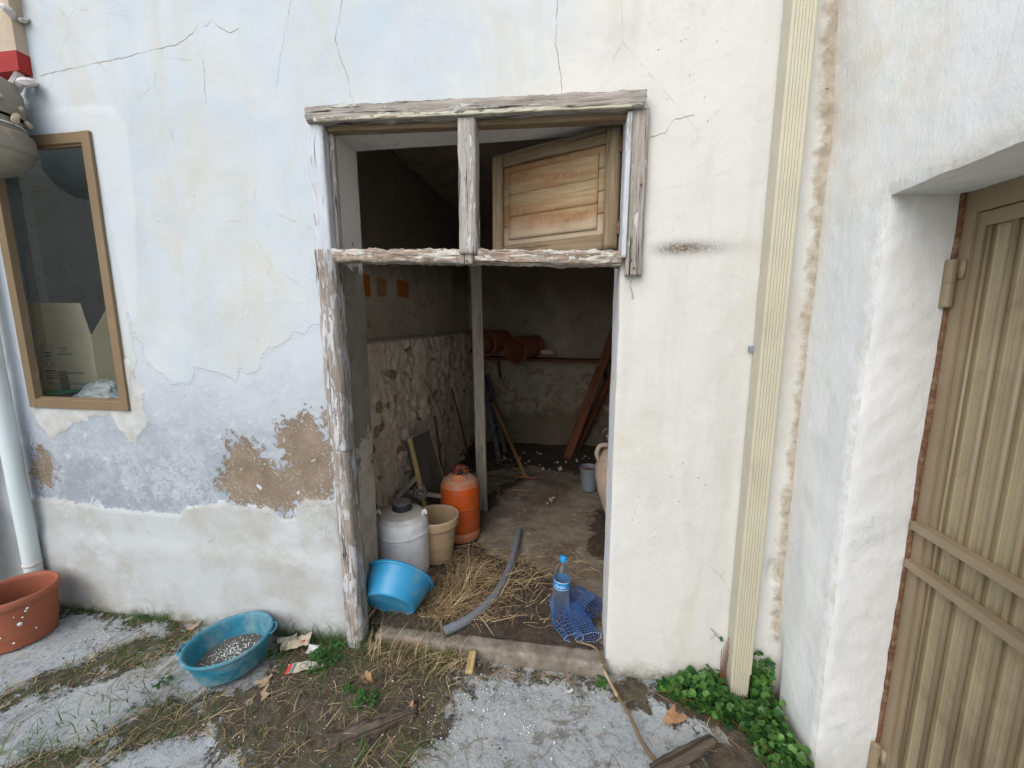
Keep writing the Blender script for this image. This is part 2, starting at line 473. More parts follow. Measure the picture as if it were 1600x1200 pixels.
    # soot smear
    st = t.math('MULTIPLY', t.attr('soot'), t.map(t.noise(120, 5, 0.8), 0.30, 0.62, 0.35, 1.25))
    col = t.mix(t.math('MULTIPLY', st, 0.95, clamp=True), col, (0.101, 0.070, 0.043))
    # brown mortar fillet beside the neighbouring wall
    mo = t.edge(t.attr('mortar'), t.math('ADD', t.map(t.noise(16, 8, 0.74), 0, 1, -0.06, 0.06), 0.004), 0.012)
    mc = t.mix(t.map(t.noise(30, 6, 0.7), 0.35, 0.65), (0.33, 0.28, 0.21), (0.47, 0.42, 0.34))
    mc = t.mix(t.map(t.noise(40, 7, 0.75), 0.62, 0.66), mc, (0.156, 0.117, 0.078))
    col = t.mix(mo, col, mc)
    # pin holes, rust flecks
    pits = t.math('MULTIPLY', t.map(t.vor(28), 0.10, 0.06), t.map(t.noise(2.6, 3, 0.5), 0.56, 0.66))
    col = t.mix(t.math('MULTIPLY', pits, 0.7), col, (0.234, 0.172, 0.125))
    # cracks
    jit = t.math('ADD', t.map(t.noise(30, 4, 0.6), 0, 1, -0.010, 0.010), t.map(t.noise(160, 2, 0.6), 0, 1, -0.0025, 0.0025))
    ck = None
    for i, wdt in enumerate((0.0022, 0.0016, 0.0014, 0.0007, 0.0022, 0.0018, 0.003)):
        d = t.math('ABSOLUTE', t.math('ADD', t.attr('ck%d' % i), jit))
        m_ = t.map(d, wdt * 0.25, wdt * 1.5, 1, 0)
        m_ = t.math('MULTIPLY', m_, t.map(t.noise(9 + i, 3, 0.6), 0.36, 0.52, 0.0 if i in (3,) else 0.12, 1))
        ck = m_ if ck is None else t.math('MAXIMUM', ck, m_)
    col = t.mix(t.math('MULTIPLY', ck, 0.62), col, (0.211, 0.156, 0.109))
    # relief
    h = t.math('MULTIPLY', mid, 0.9)
    h = t.math('MULTIPLY_ADD', fine, 0.42, h)
    h = t.math('MULTIPLY_ADD', grit, 0.10, h)
    h = t.math('MULTIPLY_ADD', t.noise(5, 3, 0.5), 1.2, h)
    h = t.math('MULTIPLY_ADD', grey, -0.75, h)
    h = t.math('MULTIPLY_ADD', brown, -0.7, h)
    h = t.math('MULTIPLY_ADD', t.math('MULTIPLY', grit, brown), 0.35, h)
    h = t.math('MULTIPLY_ADD', patch, 0.6, h)
    h = t.math('MULTIPLY_ADD', pl, 1.3, h)
    h = t.math('MULTIPLY_ADD', ck, -0.8, h)
    h = t.math('MULTIPLY_ADD', pits, -0.5, h)
    return t.done(col, t.bump(h, 0.6, 0.0055))

def m_side():
    t = T('hand_trowelled_limewash', 0.9, 0.15)
    P = t.pos
    x, y, z = sep(t, P)
    streak = t.noise(1.0, 6, 0.62, vec=t.sv(P, (5, 5, 0.8)), dist=0.5)
    big = t.noise(2.0, 5, 0.6, dist=0.5)
    mid = t.noise(12, 6, 0.62)
    col = t.mix(t.map(streak, 0.38, 0.62), (0.70, 0.71, 0.695), (0.75, 0.745, 0.71))
    up = t.map(t.math('ADD', z, t.map(big, 0, 1, -0.5, 0.5)), 1.7, 2.3)
    col = t.mix(t.math('MULTIPLY', up, t.map(t.noise(2.6, 6, 0.66, vec=t.sv(P, (1, 1.3, 2.6)), dist=0.8), 0.42, 0.60, 0.05, 0.8)), col, (0.70, 0.65, 0.55))
    # newer white brushed patches
    col = t.mix(t.map(t.noise(2.4, 6, 0.6, vec=t.sv(P, (1, 1, 0.6)), dist=0.9), 0.50, 0.60, 0, 0.75), col, (0.77, 0.765, 0.745))
    # dirt on the arris
    ar = t.math('MULTIPLY', t.attr('arris'), t.map(t.noise(28, 6, 0.7), 0.42, 0.60))
    col = t.mix(t.math('MULTIPLY', ar, 0.55), col, (0.52, 0.44, 0.33))
    # peeled flat patches showing bluish coat
    pe = t.map(t.noise(3.6, 7, 0.66, dist=0.5), 0.625, 0.63)
    col = t.mix(t.math('MULTIPLY', pe, 0.35), col, (0.60, 0.635, 0.645))
    foot = t.map(t.math('ADD', z, t.map(t.noise(7, 5, 0.65), 0, 1, -0.15, 0.15)), 0.16, -0.04)
    col = t.mix(t.math('MULTIPLY', foot, 0.6), col, (0.390, 0.367, 0.296))
    smear = t.map(t.noise(60, 5, 0.75), 0.66, 0.72)
    col = t.mix(t.math('MULTIPLY', smear, 0.3), col, (0.515, 0.468, 0.390))
    rid = t.noise(1.0, 6, 0.6, vec=t.sv(P, (26, 26, 9)), dist=1.5)
    h = t.math('MULTIPLY', mid, 0.9)
    h = t.math('MULTIPLY_ADD', rid, 0.45, h)
    h = t.math('MULTIPLY_ADD', t.noise(80, 5, 0.7), 0.30, h)
    h = t.math('MULTIPLY_ADD', t.noise(3.5, 3, 0.5), 1.2, h)
    h = t.math('MULTIPLY_ADD', pe, -0.25, h)
    return t.done(col, t.bump(h, 0.6, 0.006))

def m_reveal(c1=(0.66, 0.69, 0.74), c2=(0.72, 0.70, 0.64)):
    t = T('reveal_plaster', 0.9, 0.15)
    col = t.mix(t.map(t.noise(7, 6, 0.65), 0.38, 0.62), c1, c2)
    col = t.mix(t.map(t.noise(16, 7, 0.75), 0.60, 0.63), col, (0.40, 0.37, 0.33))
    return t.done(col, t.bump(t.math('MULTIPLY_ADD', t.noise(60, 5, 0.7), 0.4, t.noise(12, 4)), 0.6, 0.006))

def m_cement_strip():
    t = T('grey_cement_jamb', 0.92, 0.12)
    P = t.pos; x, y, z = sep(t, P)
    nz = t.noise(9, 6, 0.7)
    c = t.mix(t.map(t.noise(5, 7, 0.7, dist=0.6), 0.35, 0.65), (0.17, 0.145, 0.115), (0.27, 0.24, 0.20))
    pl = t.mix(t.map(t.noise(11, 5, 0.6), 0.4, 0.6), (0.52, 0.47, 0.39), (0.40, 0.34, 0.27))
    up = t.map(t.math('ADD', z, t.map(nz, 0, 1, -0.35, 0.35)), 1.86, 1.90)
    c = t.mix(up, c, (0.68, 0.655, 0.60))
    lo = t.map(t.math('ADD', z, t.map(nz, 0, 1, -0.5, 0.5)), 0.98, 0.94)
    c = t.mix(lo, c, pl)
    c = t.mix(t.map(t.noise(26, 8, 0.75), 0.64, 0.66), c, (0.60, 0.58, 0.52))
    h = t.math('MULTIPLY_ADD', lo, 0.8, t.noise(30, 6, 0.7))
    return t.done(c, t.bump(h, 0.7, 0.008))

def m_rubble():
    t = T('rubble_wall', 0.95, 0.1)
    P = t.pos; x, y, z = sep(t, P)
    st = t.attr('stone')
    c = t.mix(t.map(t.noise(8, 7, 0.7, dist=0.6), 0.35, 0.65), (0.68, 0.545, 0.385), (0.80, 0.69, 0.535))
    c = t.mix(t.map(t.math('ADD', st, t.map(t.noise(18, 6, 0.7), 0, 1, -0.7, 0.7)), 0.66, 0.80), c, (0.34, 0.235, 0.145))
    c = t.mix(t.map(t.noise(34, 8, 0.75), 0.58, 0.63, 0, 0.6), c, (0.62, 0.57, 0.48))
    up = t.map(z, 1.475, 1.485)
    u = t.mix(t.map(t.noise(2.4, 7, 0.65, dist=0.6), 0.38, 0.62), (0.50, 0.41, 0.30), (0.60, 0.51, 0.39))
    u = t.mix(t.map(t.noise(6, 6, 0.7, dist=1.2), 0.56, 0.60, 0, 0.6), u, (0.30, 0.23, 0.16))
    u = t.mix(t.map(t.math('ADD', z, t.map(t.noise(2, 4), 0, 1, -0.3, 0.3)), 1.85, 2.15, 0, 0.75), u, (0.13, 0.095, 0.06))  # shade of the unlit upper room painted into the plaster colour
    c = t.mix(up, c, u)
    for k, cc in enumerate(((0.50, 0.16, 0.025), (0.42, 0.25, 0.14), (0.50, 0.17, 0.03))):
        c = t.mix(t.edge(t.attr('sw%d' % k), t.map(t.noise(30, 4, 0.6), 0, 1, -0.012, 0.012), 0.002), c, cc)
    h = t.math('MULTIPLY_ADD', t.noise(110, 5, 0.7), 0.35, t.noise(24, 8, 0.72))
    return t.done(c, t.bump(h, 1.0, 0.024))

def m_backwall():
    t = T('limewashed_stone', 0.95, 0.1)
    P = t.pos; x, y, z = sep(t, P)
    c = t.mix(t.map(t.noise(3, 7, 0.65), 0.35, 0.65), (0.27, 0.22, 0.165), (0.38, 0.325, 0.255))
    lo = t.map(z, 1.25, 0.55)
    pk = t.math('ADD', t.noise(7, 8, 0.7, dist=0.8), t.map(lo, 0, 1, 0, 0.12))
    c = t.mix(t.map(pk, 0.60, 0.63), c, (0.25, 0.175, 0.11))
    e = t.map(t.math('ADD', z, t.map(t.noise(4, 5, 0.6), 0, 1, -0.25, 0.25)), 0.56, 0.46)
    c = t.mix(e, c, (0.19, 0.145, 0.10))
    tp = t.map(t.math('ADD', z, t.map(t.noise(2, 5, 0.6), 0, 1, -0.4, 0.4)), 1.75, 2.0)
    c = t.mix(tp, c, (0.22, 0.165, 0.11))  # top of the back wall darkened in colour, as shade under the ceiling
    return t.done(c, t.bump(t.noise(16, 8, 0.7), 0.9, 0.03))

def m_wood(name, c1, c2, dark=(0.05, 0.035, 0.025), paint=None, amount=0.5, crack=0.5, rough=0.85, gs=1.0, bump=0.9):
    """weathered timber: grain along bc.x, dark checks, optional remains of paint (amount 0..1)"""
    t = T(name, rough, 0.2)
    B = t.vec('bc')
    g = t.noise(1.0, 6, 0.65, vec=t.sv(B, (7 * gs, 130 * gs, 130 * gs)), dist=0.5)
    g2 = t.noise(1.0, 4, 0.6, vec=t.sv(B, (2.2, 30, 30)), dist=0.8)
    big = t.noise(1.0, 4, 0.6, vec=t.sv(B, (6, 14, 14)))
    c = t.mix(t.map(g, 0.33, 0.66), c1, c2)
    c = t.mix(t.map(g2, 0.42, 0.66, 0, 0.5), c, tuple(q * 0.55 for q in c1))
    ck = t.map(t.noise(1.0, 3, 0.55, vec=t.sv(B, (3.2, 75, 75)), dist=0.3), 0.36 + 0.03 * crack, 0.30 + 0.03 * crack)
    c = t.mix(t.math('MULTIPLY', ck, min(1.0, crack + 0.3)), c, dark)
    h = t.math('MULTIPLY_ADD', ck, -1.2, g)
    if paint is not None:
        pn = t.math('ADD', t.noise(1.0, 8, 0.7, vec=t.sv(B, (9, 55, 55)), dist=0.8), t.map(big, 0, 1, -0.22, 0.22))
        th = 0.5 + (0.5 - amount) * 0.36
        pm = t.map(pn, th, th + 0.012)
        pm = t.math('MULTIPLY', pm, t.map(ck, 0, 1, 1, 0.2))
        c = t.mix(pm, c, t.mix(t.map(big, 0.35, 0.7), paint, tuple(q * 0.86 for q in paint)))
        h = t.math('MULTIPLY_ADD', pm, 0.7, h)
    return t.done(c, t.bump(h, bump, 0.004))

def m_panel():
    t = T('figured_wood_panel', 0.75, 0.25)
    B = t.vec('bc'); z = sep(t, t.pos)[2]
    g = t.noise(1.0, 6, 0.65, vec=t.sv(B, (6, 60, 60)), dist=0.8)
    fig = t.noise(1.0, 4, 0.6, vec=t.sv(B, (42, 26, 26)), dist=1.6)
    c = t.mix(t.map(g, 0.35, 0.65), (0.25, 0.17, 0.085), (0.35, 0.265, 0.155))
    band = t.map(t.noise(1.0, 3, 0.5, vec=t.sv(t.pos, (1.2, 1.2, 11)), dist=0.3), 0.46, 0.58)
    c = t.mix(t.math('MULTIPLY', band, t.map(fig, 0.35, 0.6, 0.45, 1)), c, (0.25, 0.125, 0.055))
    low = t.map(t.math('ADD', z, t.map(t.noise(6, 4, 0.6), 0, 1, -0.10, 0.10)), 2.06, 1.97)
    c = t.mix(t.math('MULTIPLY', low, 0.6), c, (0.46, 0.37, 0.27))
    c = t.mix(t.map(t.noise(1.0, 5, 0.7, vec=t.sv(t.pos, (70, 70, 7))), 0.68, 0.70, 0, 0.6), c, (0.60, 0.52, 0.38))
    return t.done(c, t.bump(g, 0.3, 0.003))

def m_plain(name, col, rough=0.5, spec=0.4, var=0.15, dirt=None, dirt_amt=0.4, dscale=9, bump=0.15, metal=0.0, bscale=60, topdust=None):
    t = T(name, rough, spec, metal)
    c = t.mix(t.map(t.noise(5, 5, 0.6), 0.3, 0.7), tuple(q * (1 - var) for q in col), tuple(min(1, q * (1 + var * 0.6)) for q in col))
    rg = rough
    if dirt:
        dm = t.map(t.noise(dscale, 8, 0.72, dist=0.5), 0.62 - dirt_amt * 0.3, 0.74 - dirt_amt * 0.2)
        c = t.mix(t.math('MULTIPLY', dm, 0.75), c, dirt)
        rg = t.map(dm, 0, 1, rough, min(1, rough + 0.35))
    if topdust:
        geo = t.node('ShaderNodeNewGeometry'); nz = sep(t, geo.outputs['Normal'])[2]
        td = t.map(t.math('ADD', nz, t.map(t.noise(14, 7, 0.7), 0, 1, -0.6, 0.6)), 0.15, 0.9)
        c = t.mix(t.math('MULTIPLY', td, 0.85), c, topdust)
    return t.done(c, t.bump(t.noise(bscale, 5, 0.65), bump, 0.003) if bump else None, rg)

def m_ground():
    t = T('stained_concrete_and_soil', 0.93, 0.15)
    P = t.pos
    a = t.noise(2.3, 7, 0.65, dist=0.7)
    b = t.noise(9, 8, 0.72, dist=0.5)
    f = t.noise(55, 7, 0.72)
    c = t.mix(t.map(a, 0.36, 0.62), (0.30, 0.325, 0.34), (0.39, 0.40, 0.38))
    c = t.mix(t.map(b, 0.49, 0.60, 0, 0.8), c, (0.336, 0.344, 0.336))
    c = t.mix(t.map(t.noise(90, 5, 0.75), 0.52, 0.62, 0, 0.35), c, (0.440, 0.452, 0.448))
    c = t.mix(t.map(t.noise(15, 9, 0.75, dist=0.7), 0.55, 0.62, 0, 0.7), c, (0.152, 0.172, 0.196))
    c = t.mix(t.map(t.noise(5, 9, 0.75, dist=1.0), 0.53, 0.62, 0, 0.8), c, (0.136, 0.116, 0.080))
    c = t.mix(t.map(f, 0.54, 0.62, 0, 0.4), c, (0.160, 0.152, 0.132))
    ns = t.math('ADD', t.map(t.noise(9, 8, 0.74, dist=0.4), 0, 1, -0.26, 0.26), t.map(t.noise(60, 5, 0.75), 0, 1, -0.08, 0.08))
    soil = t.map(t.math('ADD', t.attr('soil'), ns), -0.012, 0.014)
    s = t.mix(t.map(t.noise(24, 8, 0.75), 0.35, 0.65), (0.068, 0.053, 0.038), (0.160, 0.128, 0.092))
    s = t.mix(t.map(t.noise(7, 7, 0.7), 0.50, 0.62, 0, 0.7), s, (0.108, 0.104, 0.052))
    s = t.mix(t.map(t.noise(120, 5, 0.7), 0.60, 0.68, 0, 0.7), s, (0.224, 0.192, 0.144))
    c = t.mix(soil, c, s)
    moss = t.math('MULTIPLY', t.map(t.math('ADD', t.attr('moss'), ns), -0.02, 0.03), t.map(t.noise(30, 6, 0.7), 0.40, 0.6))
    c = t.mix(t.math('MULTIPLY', moss, 0.8), c, (0.048, 0.068, 0.024))
    h = t.math('MULTIPLY_ADD', f, 0.5, t.noise(18, 8, 0.7))
    h = t.math('MULTIPLY_ADD', t.math('MULTIPLY', soil, t.noise(70, 7, 0.75)), 1.6, h)
    return t.done(c, t.bump(h, 0.85, 0.012))

def m_floor():
    t = T('dusty_cement_floor', 0.95, 0.12)
    c = t.mix(t.map(t.noise(2.3, 7, 0.65, dist=0.8), 0.38, 0.6), (0.155, 0.118, 0.082), (0.275, 0.228, 0.172))
    c = t.mix(t.map(t.noise(5, 7, 0.72, dist=0.6), 0.55, 0.60, 0, 0.8), c, (0.35, 0.30, 0.235))
    ns = t.map(t.noise(7, 8, 0.74, dist=0.5), 0, 1, -0.22, 0.22)
    soil = t.map(t.math('ADD', t.attr('soil'), ns), -0.02, 0.03)
    s = t.mix(t.map(t.noise(30, 8, 0.75), 0.35, 0.65), (0.043, 0.032, 0.024), (0.102, 0.078, 0.056))
    s = t.mix(t.map(t.noise(130, 4, 0.7), 0.62, 0.68, 0, 0.7), s, (0.204, 0.170, 0.128))
    c = t.mix(soil, c, s)
    h = t.math('MULTIPLY_ADD', t.noise(70, 6, 0.7), 0.6, t.noise(16, 7, 0.7))
    return t.done(c, t.bump(h, 0.9, 0.012))

def m_leaf(name, c1, c2, trans=0.25, rough=0.55):
    t = T(name, rough, 0.35)
    o = t.node('ShaderNodeNewGeometry').outputs['Random Per Island']
    c = t.mix(o, c1, c2)
    c = t.mix(t.map(t.noise(9, 3), 0.4, 0.65, 0, 0.6), c, tuple(q * 0.55 for q in c1))
    t.b.inputs['Subsurface Weight'].default_value = 0.0
    tr = t.node('ShaderNodeBsdfTranslucent'); t.link(c, tr.inputs[0])
    mx = t.node('ShaderNodeMixShader'); mx.inputs[0].default_value = trans
    out = t.nt.nodes['Material Output']
    t.link(t.b.outputs[0], mx.inputs[1]); t.link(tr.outputs[0], mx.inputs[2]); t.link(mx.outputs[0], out.inputs[0])
    return t.done(c)

M = {}
M['facade'] = m_facade(); M['side'] = m_side(); M['reveal'] = m_reveal(); M['jamb'] = m_cement_strip()
M['rubble'] = m_rubble(); M['back'] = m_backwall(); M['ground'] = m_ground(); M['floor'] = m_floor()
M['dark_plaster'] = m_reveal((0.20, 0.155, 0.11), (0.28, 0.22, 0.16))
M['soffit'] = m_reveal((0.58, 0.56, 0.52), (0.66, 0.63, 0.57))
M['wood_post'] = m_wood('weathered_post', (0.25, 0.20, 0.155), (0.42, 0.37, 0.33), paint=(0.53, 0.525, 0.52), amount=0.50, crack=0.9)
M['wood_paint'] = m_wood('white_painted_wood', (0.42, 0.36, 0.31), (0.55, 0.50, 0.46), paint=(0.545, 0.56, 0.58), amount=0.78, crack=0.4)
M['wood_grey'] = m_wood('grey_weathered_wood', (0.24, 0.205, 0.165), (0.46, 0.425, 0.375), paint=(0.54, 0.525, 0.47), amount=0.28, crack=1.6)
M['wood_mull'] = m_wood('silver_weathered_wood', (0.29, 0.25, 0.21), (0.48, 0.44, 0.395), paint=(0.56, 0.545, 0.53), amount=0.3, crack=1.3)
M['wood_rot'] = m_wood('rotten_rail_wood', (0.22, 0.15, 0.11), (0.46, 0.365, 0.285), paint=(0.56, 0.52, 0.45), amount=0.50, crack=1.6, gs=0.7)
M['wood_shut'] = m_wood('bare_brown_wood', (0.165, 0.118, 0.065), (0.285, 0.22, 0.14), crack=0.1, gs=0.6)
M['wood_panel'] = m_panel()
M['wood_cream'] = m_wood('cream_painted_edge', (0.26, 0.20, 0.15), (0.40, 0.34, 0.28), paint=(0.52, 0.49, 0.38), amount=0.75, crack=0.8)
M['wood_prop'] = m_wood('dusty_prop_wood', (0.24, 0.20, 0.155), (0.36, 0.31, 0.25), crack=0.5)
M['wood_red'] = m_wood('red_brown_timber', (0.12, 0.045, 0.022), (0.20, 0.08, 0.04), crack=0.5)
M['wood_stick'] = m_wood('yellow_stick', (0.42, 0.29, 0.12), (0.55, 0.41, 0.20), crack=0.3)
M['wood_handle'] = m_wood('worn_handle', (0.26, 0.14, 0.055), (0.36, 0.21, 0.09), crack=0.2)
M['wood_log'] = m_wood('rotten_log', (0.065, 0.05, 0.037), (0.155, 0.12, 0.09), crack=1.3, gs=0.5)
M['beige_metal'] = m_plain('beige_enamel', (0.47, 0.435, 0.325), 0.45, 0.4, 0.10, dirt=(0.38, 0.34, 0.25), dirt_amt=0.0, bump=0.05)
M['gate'] = m_plain('khaki_gate_paint', (0.264, 0.198, 0.119), 0.42, 0.45, 0.10, dirt=(0.317, 0.264, 0.176), dirt_amt=0.25, dscale=5, bump=0.12)
M['gate_sheet'] = m_plain('khaki_sheet_paint', (0.36, 0.29, 0.17), 0.45, 0.4, 0.10, dirt=(0.238, 0.176, 0.106), dirt_amt=0.35, dscale=3, bump=0.12)
M['win_frame'] = m_plain('bronze_window_paint', (0.20, 0.135, 0.072), 0.45, 0.4, 0.10, dirt=(0.34, 0.25, 0.15), dirt_amt=0.1, bump=0.05)
M['pvc'] = m_plain('painted_white_pipe', (0.60, 0.66, 0.64), 0.5, 0.4, 0.06, dirt=(0.55, 0.55, 0.48), dirt_amt=0.1, bump=0.25, bscale=40)
M['terracotta'] = m_plain('terracotta_plastic', (0.31, 0.095, 0.048), 0.6, 0.35, 0.12, dirt=(0.50, 0.36, 0.28), dirt_amt=-0.05, dscale=16, bump=0.15)
M['blue'] = m_plain('blue_tub_plastic', (0.028, 0.25, 0.45), 0.38, 0.45, 0.10, dirt=(0.17, 0.27, 0.29), dirt_amt=0.45, dscale=7, bump=0.1)
M['blue_old'] = m_plain('faded_blue_plastic', (0.022, 0.185, 0.265), 0.5, 0.35, 0.15, dirt=(0.20, 0.29, 0.29), dirt_amt=0.6, dscale=9, bump=0.15)
M['jug'] = m_plain('cloudy_white_plastic', (0.86, 0.85, 0.84), 0.45, 0.4, 0.06, dirt=(0.50, 0.44, 0.36), dirt_amt=0.3, bump=0.05, topdust=(0.46, 0.40, 0.325))
M['black'] = m_plain('dusty_black_plastic', (0.035, 0.035, 0.037), 0.6, 0.3, 0.2, dirt=(0.13, 0.115, 0.10), dirt_amt=0.2, dscale=30, topdust=(0.17, 0.15, 0.125))
M['tanpot'] = m_plain('sand_plastic_pot', (0.50, 0.345, 0.20), 0.6, 0.3, 0.10, dirt=(0.40, 0.29, 0.19), dirt_amt=0.2, topdust=(0.46, 0.37, 0.27))
M['orange'] = m_plain('orange_enamel', (0.55, 0.085, 0.010), 0.42, 0.4, 0.15, dirt=(0.26, 0.10, 0.045), dirt_amt=0.35, dscale=14, bump=0.15, topdust=(0.45, 0.31, 0.20))
M['dustorange'] = m_plain('dusty_orange_enamel', (0.50, 0.17, 0.08), 0.6, 0.3, 0.12, dirt=(0.42, 0.28, 0.18), dirt_amt=0.3, dscale=14)
M['valve'] = m_plain('red_valve', (0.20, 0.03, 0.02), 0.5, 0.3)
M['hose'] = m_plain('grey_hose_rubber', (0.17, 0.185, 0.205), 0.6, 0.3, 0.15, dirt=(0.30, 0.27, 0.23), dirt_amt=0.2, dscale=25)
M['clay'] = m_plain('fired_clay', (0.30, 0.105, 0.06), 0.9, 0.1, 0.25, dirt=(0.20, 0.11, 0.07), dirt_amt=0.3, dscale=10, bump=0.5)
M['claygrey'] = m_plain('mossy_old_clay', (0.24, 0.215, 0.165), 0.9, 0.1, 0.2, dirt=(0.42, 0.33, 0.20), dirt_amt=0.2, dscale=9, bump=0.6, bscale=30)
M['jarclay'] = m_plain('pale_jar_clay', (0.46, 0.36, 0.275), 0.9, 0.1, 0.1, dirt=(0.30, 0.235, 0.18), dirt_amt=0.35, dscale=12, bump=0.4)
M['zinc'] = m_plain('dull_zinc', (0.24, 0.27, 0.31), 0.55, 0.4, 0.15, dirt=(0.25, 0.21, 0.17), dirt_amt=0.3, bump=0.1, metal=0.3)
M['board'] = m_plain('dark_hardboard', (0.075, 0.065, 0.05), 0.8, 0.2, 0.15, dirt=(0.13, 0.11, 0.085), dirt_amt=0.3)
M['card'] = m_plain('brown_cardboard', (0.80, 0.64, 0.42), 0.85, 0.1, 0.06, bump=0.1)
M['tape'] = m_plain('brown_tape', (0.33, 0.19, 0.05), 0.35, 0.5)
M['ink'] = m_plain('blue_print', (0.10, 0.17, 0.20), 0.8, 0.1)
M['ink_red'] = m_plain('red_print', (0.50, 0.05, 0.04), 0.8, 0.1)
M['ink_white'] = m_plain('white_print', (0.75, 0.78, 0.82), 0.6, 0.2)
M['green'] = m_plain('green_plastic', (0.04, 0.33, 0.07), 0.4, 0.4)
M['rust'] = m_plain('rust_edge', (0.15, 0.07, 0.04), 0.8, 0.2, 0.3, dirt=(0.30, 0.225, 0.135), dirt_amt=0.5, dscale=30)
M['stone'] = m_plain('worn_concrete_kerb', (0.30, 0.265, 0.22), 0.95, 0.1, 0.3, dirt=(0.13, 0.10, 0.072), dirt_amt=0.8, dscale=9, bump=0.9, bscale=45)
M['red'] = m_plain('red_painted_stripe', (0.33, 0.03, 0.025), 0.7, 0.2, 0.2, bump=0.3)
M['tan'] = m_plain('tan_render', (0.50, 0.40, 0.29), 0.95, 0.1, 0.2, dirt=(0.34, 0.27, 0.19), dirt_amt=0.4, dscale=7, bump=0.6)
M['broken'] = m_plain('broken_plaster', (0.62, 0.57, 0.54), 0.95, 0.1, 0.2, dirt=(0.25, 0.17, 0.14), dirt_amt=0.45, dscale=22, bump=0.8)
M['pebble'] = m_plain('white_chips', (0.74, 0.73, 0.70), 0.8, 0.2, 0.15)
M['grit'] = m_plain('dark_crumbs', (0.10, 0.085, 0.065), 0.9, 0.1, 0.3)
M['paper'] = m_plain('torn_paper', (0.44, 0.375, 0.27), 0.85, 0.2, 0.15, dirt=(0.24, 0.18, 0.125), dirt_amt=0.5, dscale=25)
M['paperw'] = m_plain('white_wrapper', (0.52, 0.52, 0.49), 0.4, 0.4, 0.1, dirt=(0.28, 0.22, 0.17), dirt_amt=0.5, dscale=25)
M['potsoil'] = m_plain('gravelly_soil', (0.11, 0.105, 0.09), 0.95, 0.1, 0.3, dirt=(0.35, 0.34, 0.32), dirt_amt=0.2, dscale=60, bump=1.0)
M['grass'] = m_leaf('grass_blade', (0.055, 0.115, 0.025), (0.15, 0.22, 0.06))
M['straw'] = m_leaf('dry_straw', (0.27, 0.17, 0.08), (0.62, 0.47, 0.27), 0.1, 0.7)
M['drystem'] = m_leaf('dry_stem', (0.20, 0.135, 0.08), (0.36, 0.26, 0.155), 0.1, 0.8)
M['weed'] = m_leaf('weed_leaf', (0.03, 0.115, 0.022), (0.085, 0.225, 0.042))
M['ivy'] = m_leaf('ivy_leaf', (0.014, 0.075, 0.016), (0.13, 0.27, 0.05), 0.2, 0.42)
M['deadleaf'] = m_leaf('dead_leaf', (0.40, 0.20, 0.10), (0.55, 0.33, 0.18), 0.15, 0.7)
M['paleleaf'] = m_leaf('pale_dead_leaf', (0.38, 0.27, 0.17), (0.50, 0.37, 0.24), 0.15, 0.75)
def m_glass(name, tint, rough=0.02, haze=0.0, ior=1.45):
    t = T(name, rough)
    t.nt.nodes.remove(t.b)
    tr = t.node('ShaderNodeBsdfTransparent'); tr.inputs[0].default_value = (*tint, 1)
    gl = t.node('ShaderNodeBsdfGlossy'); gl.inputs['Roughness'].default_value = rough; gl.inputs['Color'].default_value = (1, 1, 1, 1)
    fr = t.node('ShaderNodeFresnel'); fr.inputs[0].default_value = ior
    bf = t.node('ShaderNodeNewGeometry').outputs['Backfacing']; front = t.math('SUBTRACT', 1.0, bf)
    mx = t.node('ShaderNodeMixShader'); t.link(t.math('MULTIPLY', fr.outputs[0], front), mx.inputs[0]); t.link(tr.outputs[0], mx.inputs[1]); t.link(gl.outputs[0], mx.inputs[2])
    sh = mx.outputs[0]
    if haze:
        df = t.node('ShaderNodeBsdfTranslucent'); df.inputs[0].default_value = (0.8, 0.82, 0.84, 1)
        m2 = t.node('ShaderNodeMixShader'); m2.inputs[0].default_value = haze; t.link(sh, m2.inputs[1]); t.link(df.outputs[0], m2.inputs[2]); sh = m2.outputs[0]
    t.link(sh, t.nt.nodes['Material Output'].inputs[0])
    return t.m
M['glass'] = m_glass('window_glass', (0.90, 0.93, 0.93), 0.015, ior=1.75)
M['pet'] = m_glass('clear_plastic', (0.93, 0.96, 0.97), 0.06, haze=0.30)
M['water'] = m_glass('bottle_water', (0.82, 0.88, 0.88), 0.05, haze=0.35, ior=1.33)
M['wrap'] = m_glass('plastic_wrap', (0.70, 0.72, 0.70), 0.25, ior=1.7)
M['net'] = m_plain('blue_net_plastic', (0.045, 0.12, 0.31), 0.35, 0.5, 0.25, dirt=(0.22, 0.33, 0.50), dirt_amt=0.15, dscale=60, bump=0)
# extra outlines: painted test swatches on the room wall (y0, y1, z0, z1) and soil on the room floor
SWATCH = [(2.413, 2.496, 1.753, 1.887), (2.579, 2.724, 1.766, 1.889), (2.893, 3.104, 1.778, 1.904)]
FSOIL = [[(-1.003, 1.633), (0.148, 1.66), (0.191, 2.095), (-0.078, 2.253), (-0.207, 2.398), (-0.461, 2.431), (-0.696, 2.683), (-0.883, 2.523), (-1.172, 2.249), (-1.274, 1.978)], [(-0.836, 3.134), (-0.591, 3.82), (-0.404, 3.849), (-0.59, 3.433), (-0.68, 3.041)], [(0.193, 3.293), (0.34, 3.199), (0.245, 2.334), (0.1, 2.676)], [(-1.243, 3.806), (-0.433, 4.118), (0.402, 3.89), (0.519, 5.206), (-1.583, 4.88)]]

